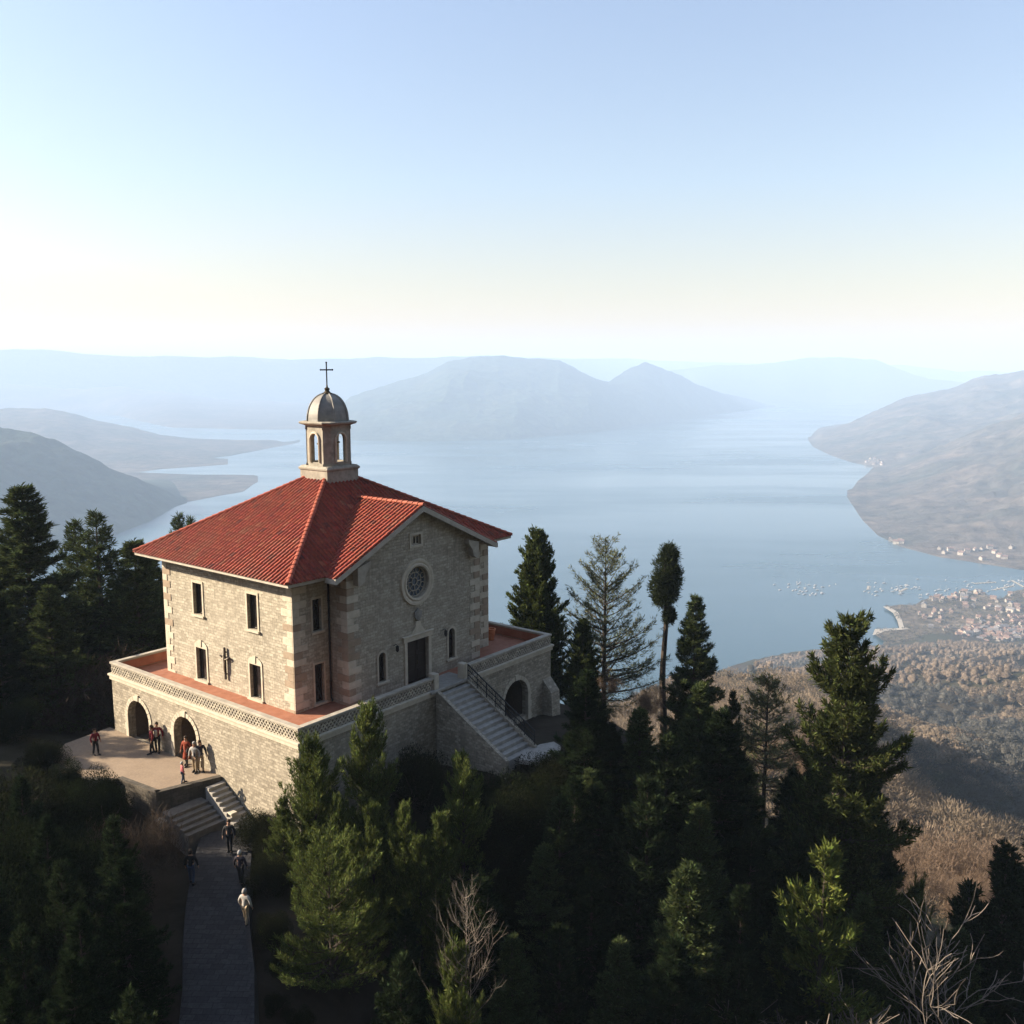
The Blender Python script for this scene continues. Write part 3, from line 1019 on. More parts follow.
band(c, -.34, -.10, .05, .10, segs(.10, .05)); band(c, -.10, .03, .05, .17, segs(.17, .05))
c.build('cornice', M['pale'], terrace)
# parapet core: dark mortar outside, red plaster inside
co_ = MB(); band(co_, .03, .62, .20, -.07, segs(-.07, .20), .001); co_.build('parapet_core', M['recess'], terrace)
pi_ = MB(); band(pi_, .03, .615, .235, -.202, segs(-.235, .235), .001); pi_.build('parapet_lining', M['redplaster'], terrace)
cp = MB(); band(cp, .62, .76, .30, .06, segs(.06, .30), .02); cp.build('coping', M['coping'], terrace)
# fish-scale lattice of half-round tiles
lt = MB(); lt.mat(M['coping'])
rr = .125
def lattice(fn, L):
    rows = 4; hz = .59 / rows
    nn = int(L / (2 * rr)); stp = L / nn
    for j in range(rows):
        for i in range(nn + (j % 2)):
            cx = (i + (.5 if j % 2 == 0 else 0)) * stp
            z = .03 + j * hz
            lt.mat(M['coping'] if rng.random() > .35 else M['pale'])
            a_ = np.linspace(0, math.pi, 7)
            po = [(min(max(cx + stp * .5 * math.cos(t), 0), L), z + hz * .98 * math.sin(t)) for t in a_]
            pi2 = [(min(max(cx + stp * .27 * math.cos(t), 0), L), z + hz * .55 * math.sin(t)) for t in a_]
            for q in range(6):
                A, B, C_, D_ = po[q], po[q + 1], pi2[q + 1], pi2[q]
                lt.face([fn(*A, 0), fn(*B, 0), fn(*C_, 0), fn(*D_, 0)])
                lt.face([fn(*A, 0), fn(*B, 0), fn(*B, .07), fn(*A, .07)])
                lt.face([fn(*D_, 0), fn(*C_, 0), fn(*C_, .07), fn(*D_, .07)])
lattice(lambda a_, z, d_: (TX0 + d_, TY0 + a_, z), TY1 - TY0)
lattice(lambda a_, z, d_: (TX0 + a_, TY0 + d_, z), GX0 - TX0)
lattice(lambda a_, z, d_: (GX1 + a_, TY0 + d_, z), TX1 - GX1)
lattice(lambda a_, z, d_: (TX1 - d_, TY0 + a_, z), TY1 - TY0)
lt.build('pierced_lattice', None, terrace, recalc=False)
fl = MB(); fl.face([(TX0 + .236, TY0 + .236, 0), (TX1 - .236, TY0 + .236, 0), (TX1 - .236, TY1 - .236, 0), (TX0 + .236, TY1 - .236, 0)])
fl.build('floor', M['terracotta'], terrace)
lp = MB(); lp.cbox(GX0 - .6, GX1 + .3, TY0 - .25, WY - .35, -.12, .035, .012); lp.build('landing_slab', M['step'], terrace)
for x in (GX0, GX1):
    en = MB(); en.cbox(x - .2, x + .2, TY0 - .12, TY0 + .36, -.05, .95, .02); en.build('end_pier', M['pale'], terrace)
bu = MB(); bu.prism([(0, -6), (1.5, -6), (1.2, -3), (.0, -2.2)], lambda p_, z, d_: (TX1 - d_, TY0 - p_ * .6, z), -.02, .9); bu.build('buttress', M['rubble'], terrace)

# ---------------------------------------------------------------- stair in front of the door
stair = tag(empty('staircase', BC, BROT), 'straight stone staircase with iron railing climbing to the chapel door', 'staircase')
NS, RUN, RISE = 14, .362, .214
s = MB()
for i in range(NS):
    z1 = -.03 - i * RISE - RISE
    y1 = TY0 - .18 - i * RUN
    s.cbox(GX0 + .1, GX1 - .05, y1 - RUN - .03, y1, z1 - .9, z1, .015)
s.build('steps', M['step'], stair)
yb = TY0 - .18 - NS * RUN
zb_ = -.03 - NS * RISE
for x0, x1, m_ in ((GX0 - .16, GX0 + .098, 'rubble'), (GX1 - .048, GX1 + .16, 'rubble')):
    s = MB()
    s.prism([(TY0 - .18, .02), (yb - .1, zb_ + .10), (yb - .1, zb_ - 1.6), (TY0 - .18, -6)], lambda y, z, d_: (d_, y, z), x0, x1)
    s.build('side_wall', M[m_], stair)
rl = MB(); X = GX1 + .06
zr = lambda y: -.03 + (y - (TY0 - .18)) * (RISE / RUN)
ys = np.linspace(TY0 - .25, yb, 8)
for y in ys: rl.tube([(X, y, zr(y)), (X, y, zr(y) + 1.0)], .035, 6)
for h_ in (.35, .66, .98): rl.tube([(X, y, zr(y) + h_) for y in ys], .028 if h_ < .9 else .04, 6)
for y in np.linspace(ys[0], ys[-1], 43): rl.tube([(X, y, zr(y) + .1), (X, y, zr(y) + .98)], .011, 4)
rl.build('railing', M['iron'], stair)

# ---------------------------------------------------------------- courtyard, walls and steps by the arches
def sheet(name, pts, m, thick=None):
    q = MB(); n = len(pts)
    r = delaunay_2d_cdt([Vector(p_[:2]) for p_ in pts], [(i, (i + 1) % n) for i in range(n)], [], 1, 1e-5)
    zs = {i: pts[i][2] for i in range(n)}
    for f in r[2]:
        q.face([(r[0][i][0], r[0][i][1], pts[r[3][i][0]][2]) for i in f])
    o = q.build(name, m)
    for p_ in o.data.polygons:
        pass
    return o
CZ = -3.6
cpoly = [(-2.48, 3.3), (-5.9, 4.3), (-6.2, 7.6), (-7.6, 9.8), (-7.5, 12.8), (-5.5, 14.6), (-2.48, 15.0)]
cy = sheet('courtyard', [tuple(l2w(x, y, CZ)) for x, y in cpoly], M['court']); tag(cy, kind='structure')
rw = MB()
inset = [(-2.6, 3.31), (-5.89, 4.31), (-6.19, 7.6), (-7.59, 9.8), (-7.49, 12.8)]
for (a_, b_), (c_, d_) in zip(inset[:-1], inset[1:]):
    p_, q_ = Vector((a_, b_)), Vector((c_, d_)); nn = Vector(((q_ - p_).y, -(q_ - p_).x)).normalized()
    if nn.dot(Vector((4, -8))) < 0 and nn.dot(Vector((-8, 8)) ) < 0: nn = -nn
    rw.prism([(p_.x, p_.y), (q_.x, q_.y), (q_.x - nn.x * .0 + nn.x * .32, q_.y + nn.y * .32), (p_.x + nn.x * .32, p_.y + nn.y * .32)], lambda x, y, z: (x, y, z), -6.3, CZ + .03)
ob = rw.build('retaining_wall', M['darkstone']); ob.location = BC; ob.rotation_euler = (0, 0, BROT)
tag(ob, 'low dark stone wall holding up the edge of the sunlit courtyard', 'retaining wall')
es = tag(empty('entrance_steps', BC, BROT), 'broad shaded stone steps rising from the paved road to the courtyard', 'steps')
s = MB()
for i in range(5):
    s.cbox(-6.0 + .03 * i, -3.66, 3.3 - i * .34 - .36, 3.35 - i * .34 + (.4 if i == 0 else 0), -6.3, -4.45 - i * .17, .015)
s.build('steps', M['darkstep'], es)
s = MB()
for i in range(10):
    s.cbox(-3.62, -2.55, 3.28 - i * .30 - .32, 3.28 - i * .30, -6.3, CZ - .01 - (i + 1) * .19, .015)
s.build('side_flight', M['step'], es)

# terracotta pot on the terrace
pt = MB(); pt.lathe([(.17, 0), (.20, .03), (.27, .42), (.30, .62), (.27, .68), (.33, .70), (.33, .80), (.27, .80), (.25, .70), (.02, .66)], (0, 0, 0), 20)
po = tag(pt.build('terracotta_pot', M['pot'], smooth=False), 'tall orange terracotta pot standing at the far end of the terrace', 'pot')
po.location = l2w(17.4, .65, .004)

# ================================================================== GROUND NEAR THE CHAPEL
ctl = []
def L(x, y, z): p_ = l2w(x, y, z); ctl.append((p_.x, p_.y, p_.z))
for a_ in [(-2.5, -4.2, -6.3), (2, -4.8, -5.4), (6, -4.8, -4.6), (6.5, -9, -4.2), (9, -9.5, -3.4), (12, -9, -3.5), (14, -4.5, -4.2), (19.5, -4.5, -4.6), (21, 5, -5.5), (21, 14, -8), (8, 16, -7.5), (0, 20, -6.5),
           (-3, 15.5, -4.2), (-7, 7, -4.6), (-5, 5, -4.6), (-10, 14, -4.2), (-4.5, 2, -6.3), (8, 6, -5), (4, 0, -5), (14, 10, -5), (-8, 5, -6.2), (-12, 12, -5.2)]:
    L(*a_)
ctl += [(0, -90, 20), (60, -90, 60), (-80, -90, 20), (0, -200, 130), (150, -180, 110), (-150, -180, 110), (0, -400, 230), (250, -350, 210), (-250, -350, 200), (85, -50, 60), (140, -50, 120), (120, -110, 170), (210, -70, 170), (180, -160, 230), (60, -140, 120), (-140, -50, 10), (0, -1500, 240), (900, -900, 200), (-900, -900, 200)]  # unseen hills added behind the camera, raised to block sky light
ctl += [(-13.5, 39, -24.65), (-11.4, 32.5, -25.1), (-9.5, 25, -26), (-6, 12, -27.5), (-17, 38, -24.8), (-9, 40, -25), (-16, 30, -25.2),
        (-38, 52, -20.5), (-60, 60, -16), (-60, 30, -17), (-32, 30, -23.5), (-38, 40, -21.5), (-110, 50, -6), (-110, -10, -6), (-40, 0, -22), (0, 0, -31), (0, -40, -34),
        (-36, 75, -26), (-28, 90, -36), (-5, 90, -33), (-60, 120, -55), (0, 130, -66), (-120, 160, -70), (-60, 300, -160), (-250, 300, -150),
        (-3, 40, -29), (0, 30, -34), (12, 50, -29), (10, 36, -38), (20, 58, -36), (18, 74, -35), (30, 50, -43), (24, 36, -45), (3, 44, -29.5), (40, 72, -50), (36, 90, -52), (15, 100, -48), (60, 40, -62), (60, 0, -60)]
def PP(px, py, Y): ctl.append(tuple(at(px, py, Y)))
for a_ in [(1000, 960, 90), (935, 930, 120), (870, 860, 150), (1010, 900, 140), (770, 800, 170), (720, 760, 200), (780, 722, 330), (830, 720, 340), (820, 735, 290), (690, 720, 420), (850, 748, 300), (960, 860, 190),
           (915, 803, 320), (985, 822, 330), (1024, 838, 325), (1100, 900, 240), (955, 780, 370), (1040, 815, 370),
           (880, 742, 450), (960, 752, 520), (1024, 782, 470), (1120, 800, 480), (1000, 722, 700), (900, 705, 820), (800, 700, 1000), (1040, 690, 900), (960, 668, 1250), (1060, 660, 1300), (870, 668, 1330),
           (760, 684, 1380), (700, 700, 1350), (620, 720, 1250), (560, 730, 900), (640, 745, 520), (880, 648, 1640), (1000, 640, 1700), (1100, 636, 1700), (1200, 700, 900), (1250, 640, 1600)]:
    PP(*a_)
ctl += [(-200, 900, -520), (100, 1500, -530), (-400, 600, -400), (300, 1800, -512), (900, 1850, -505)]
ctl = np.array(ctl)

def warp(x, y):
    r = np.hypot(x, y) + 1e-6
    k = np.log1p(r / 45) / r * 45
    return x * k, y * k
qx, qy = warp(ctl[:, 0], ctl[:, 1])
def tps(r2): return np.where(r2 > 1e-9, r2 * np.log(r2 + 1e-12), 0)
n = len(ctl)
K = tps((qx[:, None] - qx) ** 2 + (qy[:, None] - qy) ** 2) + np.eye(n) * 3.0
Pm = np.stack([np.ones(n), qx, qy], 1)
A = np.zeros((n + 3, n + 3)); A[:n, :n] = K; A[:n, n:] = Pm; A[n:, :n] = Pm.T
sol = np.linalg.solve(A, np.concatenate([ctl[:, 2], np.zeros(3)]))

def ground(x, y):
    x = np.atleast_1d(np.asarray(x, float)); y = np.atleast_1d(np.asarray(y, float))
    a_, b_ = warp(x, y)
    z = np.zeros_like(x)
    for i in range(n):
        z += sol[i] * tps((a_ - qx[i]) ** 2 + (b_ - qy[i]) ** 2)
    z += sol[n] + sol[n + 1] * a_ + sol[n + 2] * b_
    r = np.hypot(x, y)
    e = np.clip((r - 170) / 700, 0, 1)
    z += e * np.clip((z - LAKE_Z - 15) / 120, 0, 1) * (ridged(x / 300 + 3.1, y / 300 + 1.7, 4) - 0.55) * 115
    z += np.clip((r - 20) / 400, 0, 1) * np.clip((z - LAKE_Z - 5) / 60, 0, 1) * fbm(x / 60, y / 60, 4) * 7
    z += np.clip((r - 60) / 100, 0.12, 1) * fbm(x / 9, y / 9, 3) * 1.2
    dx = x - BC.x; dy = y - BC.y
    lx = dx * BV.x + dy * BV.y; ly = dx * BU.x + dy * BU.y
    inside = (lx > -2.2) & (lx < 18.7) & (ly > -3.0) & (ly < 14.2)
    z = np.where(inside, np.minimum(z, -23.6), z)
    court = (lx > -11.5) & (lx < -2.0) & (ly > -1) & (ly < 21)
    z = np.where(court, np.minimum(z, -22.35), z)
    return z

def gz_(x, y): return float(ground(x, y)[0])

def grid_mesh(name, X, Y, Z, m, smooth=True):
    r, c = X.shape
    V = np.stack([X, Y, Z], -1).reshape(-1, 3)
    i = np.arange(r * c).reshape(r, c)
    Fq = np.stack([i[:-1, :-1], i[:-1, 1:], i[1:, 1:], i[1:, :-1]], -1).reshape(-1, 4)
    return link(name, raw_mesh(name, V, Fq, m, smooth=smooth))

az = np.concatenate([np.linspace(-175, -45, 60), np.linspace(-44, 44, 330), np.linspace(45, 175, 50)])
az = np.radians(az)
rad = np.concatenate([np.linspace(2, 90, 120), np.geomspace(91, 1900, 300)])
AZ, RD = np.meshgrid(az, rad)
gx = RD * np.sin(AZ); gy = RD * np.cos(AZ)
gzv = ground(gx.ravel(), gy.ravel()).reshape(gx.shape)

def m_ground(name, near, s1=0.35, s2=0.02):
    m, t, p, o = mat(name)
    v = coords(t)
    n1 = noise(t, v, s1, 6, 0.65); n2 = noise(t, v, s2, 6, 0.6)
    c = ramp(t, n1, [(0.3, near[0]), (0.7, near[1])])
    c = mixc(t, ramp(t, n2, [(0.4, (0, 0, 0)), (0.62, (1, 1, 1))]), c, ramp(t, n1, [(0.3, near[2]), (0.7, near[3])]))
    t.links.new(c, p.inputs['Base Color']); p.inputs['Roughness'].default_value = 0.95
    p.inputs['Specular IOR Level'].default_value = 0.1
    bump(t, p, n1, 0.6, 0.3)
    return m
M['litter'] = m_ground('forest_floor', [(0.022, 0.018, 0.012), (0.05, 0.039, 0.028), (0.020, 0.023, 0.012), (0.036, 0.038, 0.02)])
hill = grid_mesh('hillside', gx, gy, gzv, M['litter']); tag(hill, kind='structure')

# ------------------------------------------------------------------ the lake
def m_water():
    m, t, p, o = mat('lake_water')
    p.inputs['Base Color'].default_value = (0.022, 0.062, 0.082, 1)
    p.inputs['Roughness'].default_value = 0.18
    p.inputs['IOR'].default_value = 1.33
    p.inputs['Specular IOR Level'].default_value = 0.5
    v = coords(t)
    n1 = noise(t, v, 0.09, 5, 0.6)
    n3 = noise(t, coords(t, 'Object', (.0005, .0016, 1)), 1.0, 6, 0.6)
    r = ramp(t, n3, [(0.42, (.13, .13, .13)), (0.62, (.30, .30, .30))])
    t.links.new(r, p.inputs['Roughness'])
    bump(t, p, n1, 0.35, 0.6)
    return m
M['water'] = m_water()
lk = MB(); lk.face([(-32000, 300, LAKE_Z), (32000, 300, LAKE_Z), (32000, 31500, LAKE_Z), (-32000, 31500, LAKE_Z)])
lk.face([(-32000, -3000, LAKE_Z - .5), (32000, -3000, LAKE_Z - .5), (32000, 299, LAKE_Z - .5), (-32000, 299, LAKE_Z - .5)])
lake = lk.build('lake', M['water'], recalc=False); tag(lake, kind='structure')

# ------------------------------------------------------------------ distant land
def m_forest(name, cols, s=(1 / 350, 1 / 60)):
    m, t, p, o = mat(name)
    v = coords(t)
    n1 = noise(t, v, s[0], 8, 0.65); n2 = noise(t, v, s[1], 6, 0.65)
    c = ramp(t, n1, [(0.30, cols[0]), (0.48, cols[1]), (0.68, cols[2])])
    c = mixc(t, 1.0, c, ramp(t, n2, [(0.3, (0.38, 0.38, 0.40)), (0.7, (1.45, 1.42, 1.4))]), 'MULTIPLY')
    t.links.new(c, p.inputs['Base Color']); p.inputs['Roughness'].default_value = 1.0
    p.inputs['Specular IOR Level'].default_value = 0.05
    bump(t, p, n2, 1.0, 14)
    return m
M['far'] = m_forest('distant_forest', [(0.032, 0.042, 0.036), (0.070, 0.064, 0.056), (0.125, 0.102, 0.085)])
M['farpine'] = m_forest('distant_pinewood', [(0.025, 0.04, 0.03), (0.035, 0.05, 0.034), (0.055, 0.06, 0.04)])

def landmass(name, coast, ridge, m, nc=200, nr=70, rough=0.5, p_=1.25, wl=900, seed=0., back=1.5, taper=None):
    """coast: (px,py) on the lake; ridge: (px,py,Y) crest points; the land is lofted between them as real terrain"""
    coast = np.array(coast, float); ridge = np.array(ridge, float)
    x0 = max(coast[0, 0], ridge[0, 0]); x1 = min(coast[-1, 0], ridge[-1, 0])
    px = np.linspace(x0, x1, nc)
    cy_ = np.interp(px, coast[:, 0], coast[:, 1]); ry = np.interp(px, ridge[:, 0], ridge[:, 1]); rY = np.interp(px, ridge[:, 0], ridge[:, 2])
    ry = ry + np.minimum(1, np.abs(cy_ - ry) / 25) * (fbm(px / 70 + seed * 3, px * 0 + seed, 5, .6) * 4.2)
    P0 = np.array([on_z(a_, b_, LAKE_Z) for a_, b_ in zip(px, cy_)])
    P1 = np.array([at(a_, b_, c_) for a_, b_, c_ in zip(px, ry, rY)])
    P1[:, 2] = np.maximum(P1[:, 2], LAKE_Z + 1)
    if taper:           # headlands run out low into the water
        wl_ = np.clip((px - px[0]) / taper[0], 0, 1) if taper[0] else 1; wr_ = np.clip((px[-1] - px) / taper[1], 0, 1) if taper[1] else 1
        P1[:, 2] = LAKE_Z + .5 + (P1[:, 2] - LAKE_Z) * (wl_ * wr_) ** .8
    H = P1[:, 2] - LAKE_Z
    t = np.linspace(-0.03, 1, nr)
    rows = []
    tt = np.clip(t, 0, 1)
    for a_, b_ in zip(t, tt):
        X = P0[:, 0] + (P1[:, 0] - P0[:, 0]) * a_; Y = P0[:, 1] + (P1[:, 1] - P0[:, 1]) * a_
        base = LAKE_Z + H * b_ ** p_ - (8 if a_ < 0 else 0)
        env = (b_ * (1 - b_)) ** 0.6 * 1.6
        nz = (ridged(X / wl + seed, Y / wl + seed * 2, 6) - 0.58) * rough * H * env
        nz += (fbm(X / (wl * .12) + seed, Y / (wl * .12), 4)) * np.minimum(H, 200) * 0.05 * min(1, b_ * 6)
        rows.append(np.stack([X, Y, np.maximum(base + nz, LAKE_Z - 8 if a_ < 0.01 else LAKE_Z + .6)], -1))
    for k in range(1, 9):       # the far side falls away again
        f = k / 8
        X = P1[:, 0] * (1 + (back - 1) * f); Y = P1[:, 1] * (1 + (back - 1) * f)
        rows.append(np.stack([X, Y, LAKE_Z - 12 + (H + 12) * (1 - f) ** 1.3 + 0 * X], -1))
    G = np.array(rows)
    o = grid_mesh(name, G[:, :, 0], G[:, :, 1], G[:, :, 2], m)
    tag(o, kind='structure')
    return o

landmass('far_mountains', [(-400, 396), (1500, 396)],
         [(-400, 352, 13432), (0, 349, 12916), (50, 350, 12916), (130, 356, 12916), (180, 357, 12658), (250, 356, 12916), (330, 358, 12399), (450, 357, 12916), (560, 359, 15500), (640, 360, 18500), (760, 363, 18500),
          (900, 366, 18500), (960, 372, 18500), (1024, 371, 18500), (1500, 362, 18500)], M['far'], 260, 50, .35, 1.1, 2500, 1.3, 1.1)
landmass('left_middle_mountains', [(-500, 415), (100, 412), (170, 428), (260, 430), (330, 430), (420, 425), (520, 415)],
         [(-500, 365, 12500), (-100, 372, 12200), (20, 385, 12000), (120, 388, 12000), (230, 398, 11800), (330, 404, 11500), (420, 408, 11500), (520, 412, 11500)], M['far'], 160, 40, .4, 1.1, 1500, 2.1, 1.25)
landmass('right_far_mountain', [(660, 392), (700, 405), (760, 403), (830, 402), (900, 404), (960, 404), (1100, 402), (1500, 400)],
         [(660, 372, 15000), (700, 368, 15000), (740, 364, 15000), (790, 359, 15000), (840, 357, 15000), (875, 360, 15000), (905, 372, 15000), (930, 380, 14500), (980, 385, 14500), (1100, 380, 14000), (1500, 360, 14000)], M['farpine'], 160, 50, .4, 1.0, 1500, 3.7, 1.2)
landmass('central_mountain', [(330, 436), (360, 441), (430, 442), (520, 439), (600, 432), (640, 424), (700, 417), (768, 407.5), (775, 407)],
         [(330, 418, 8300), (350, 398, 8600), (385, 386, 8800), (420, 376, 9000), (448, 363, 9000), (470, 357.5, 9000), (520, 358, 9000), (560, 361, 9100), (590, 377, 9100), (608, 384, 9300), (625, 373, 9800), (645, 364, 10000), (662, 370, 10000),
          (690, 380, 10600), (720, 390, 11400), (750, 399, 12400), (768, 406.4, 12900), (775, 407, 13000)], M['farpine'], 260, 110, .6, 1.0, 1100, 4.9, 1.25, (0, 12))
landmass('left_lowland', [(-400, 470), (0, 468), (100, 466), (150, 468), (165, 464), (230, 456), (292, 444), (300, 442)],
         [(-400, 385, 7500), (-60, 402, 7000), (0, 407, 6800), (40, 408, 6800), (90, 419, 6700), (130, 428, 6500), (160, 436, 6400), (200, 440, 6300), (260, 441, 6200), (292, 443, 6500), (300, 442, 6650)], M['far'], 160, 50, .45, 1.0, 700, 5.3, 1.12, (0, 30))
landmass('left_spit', [(40, 520), (140, 512), (185, 503), (220, 496), (243, 492), (254, 484), (258, 482)],
         [(40, 468, 4600), (140, 474, 4550), (165, 482, 4500), (200, 483, 4450), (235, 479, 4450), (254, 480.5, 4440), (258, 481, 4400)], M['far'], 90, 24, .5, .8, 400, 6.1, 1.05, (0, 25))
landmass('left_shore', [(60, 474), (140, 473), (160, 470), (200, 467), (225, 465), (228, 464.5)], [(60, 462, 5600), (140, 465, 5500), (180, 463, 5400), (215, 464, 5300), (228, 464.4, 5250)], M['far'], 60, 14, .3, .8, 300, 6.9, 1.02, (0, 25))
landmass('left_hill', [(-500, 640), (-200, 602), (0, 566), (60, 551), (110, 537), (150, 521), (175, 507), (184, 504), (187, 503)],
         [(-500, 360, 3700), (-200, 382, 3500), (-60, 408, 3400), (0, 425, 3350), (30, 433, 3350), (70, 448, 3350), (110, 468, 3350), (150, 485, 3450), (175, 496, 3600), (184, 501, 3680), (187, 502, 3700)], M['farpine'], 220, 90, .5, .95, 520, 7.7, 1.3, (0, 8))
landmass('right_back_hills', [(808, 440), (813, 447), (830, 455), (850, 462), (880, 468), (920, 474), (1024, 480), (1500, 490)],
         [(808, 439, 6850), (822, 433, 6700), (850, 424, 7000), (880, 410, 7300), (905, 400, 7500), (945, 390, 7600), (985, 376, 7600), (1024, 370, 7600), (1500, 362, 7600)], M['far'], 240, 100, .65, 1.0, 650, 8.4, 1.3, (14, 0))
landmass('right_front_hills', [(847, 497), (853, 506), (862, 520), (878, 536), (900, 547), (940, 558), (980, 564), (1024, 571), (1100, 580), (1500, 620)],
         [(847, 495, 3850), (856, 488, 3900), (868, 480, 4200), (890, 468, 4500), (940, 445, 4700), (985, 428, 4800), (1024, 413, 4800), (1100, 395, 4800), (1500, 372, 4800)], M['far'], 260, 120, .7, 1.0, 430, 9.2, 1.3, (14, 0))

# village shore: flat land with a pale beach
shore = [(880, 652), (884, 641), (874, 634), (876, 629.5), (899, 628.5), (897, 620), (893, 613), (884, 607), (900, 604.5), (915, 605), (922, 600), (934, 597), (948, 598), (958, 593), (975, 590), (985, 593), (992, 599), (1003, 598), (1010, 592), (1024, 589), (1120, 587), (1350, 590), (1350, 655), (1024, 655)]
sp = [on_z(a_, b_, LAKE_Z + 3) for a_, b_ in shore]
M['shore'] = m_forest('shore_fields', [(0.07, 0.065, 0.04), (0.12, 0.10, 0.07), (0.19, 0.155, 0.115)], (1 / 70, 1 / 14))
sh = sheet('lake_shore', [tuple(p_) for p_ in sp], M['shore']); tag(sh, kind='structure')
M['sand'] = m_noise('beach_sand', [(0.3, (0.28, 0.245, 0.20)), (0.7, (0.40, 0.36, 0.295))], .05, 0.95, 0.2, 0.1)
bp = [(872.5, 635), (875, 629), (899.5, 628), (897, 620), (893, 613), (883, 606.5), (889, 606.5), (898, 612), (902, 620), (904, 627), (910, 629), (885, 631), (878, 634)]
bs = sheet('beach', [tuple(on_z(a_, b_, LAKE_Z + 3.6)) for a_, b_ in bp], M['sand']); tag(bs, kind='structure')
pond = [(927, 636), (940, 634), (955, 636), (950, 639), (932, 640)]
po_ = sheet('pond', [tuple(on_z(a_, b_, LAKE_Z + 3.7)) for a_, b_ in pond], M['water']); tag(po_, kind='structure')

# ------------------------------------------------------------------ the air over the lake
hz = MB(); hz.box(-34000, 34000, -3500, 33000, LAKE_Z - 20, 310)
M['haze'] = bpy.data.materials.new('haze'); M['haze'].use_nodes = True
t = M['haze'].node_tree; t.nodes.clear()
o_ = t.nodes.new('ShaderNodeOutputMaterial'); pv = t.nodes.new('ShaderNodeVolumePrincipled')
pv.inputs['Color'].default_value = (0.57, 0.75, 1.0, 1)
pv.inputs['Density'].default_value = 1.18e-4
pv.inputs['Anisotropy'].default_value = 0.0
t.links.new(pv.outputs[0], o_.inputs['Volume'])
haze = hz.build('haze', M['haze']); tag(haze, kind='stuff')

# ================================================================== VEGETATION
def tubes_np(segs, n=5):
    """many tapered limbs at once: segs = list of (points, radii)"""
    mb = MB()
    for p_, r_ in segs: mb.tube(p_, r_, n, False)
    return mb

def blades(P, D, Ln, Wd, r, droop=0.0):
    """one rhombic needle spray per row: base P, direction D, length, width"""
    D = D / (np.linalg.norm(D, axis=1, keepdims=True) + 1e-9)
    rnd = r.normal(size=D.shape); S = np.cross(D, rnd); S /= (np.linalg.norm(S, axis=1, keepdims=True) + 1e-9)
    Ln = Ln[:, None]; Wd = Wd[:, None]
    m = P + D * Ln * .45
    tip = P + D * Ln; tip[:, 2] -= (droop * Ln[:, 0])
    V = np.stack([P, m + S * Wd * .5, tip, m - S * Wd * .5], 1).reshape(-1, 3)
    Fq = np.arange(len(V)).reshape(-1, 4)
    return V, Fq

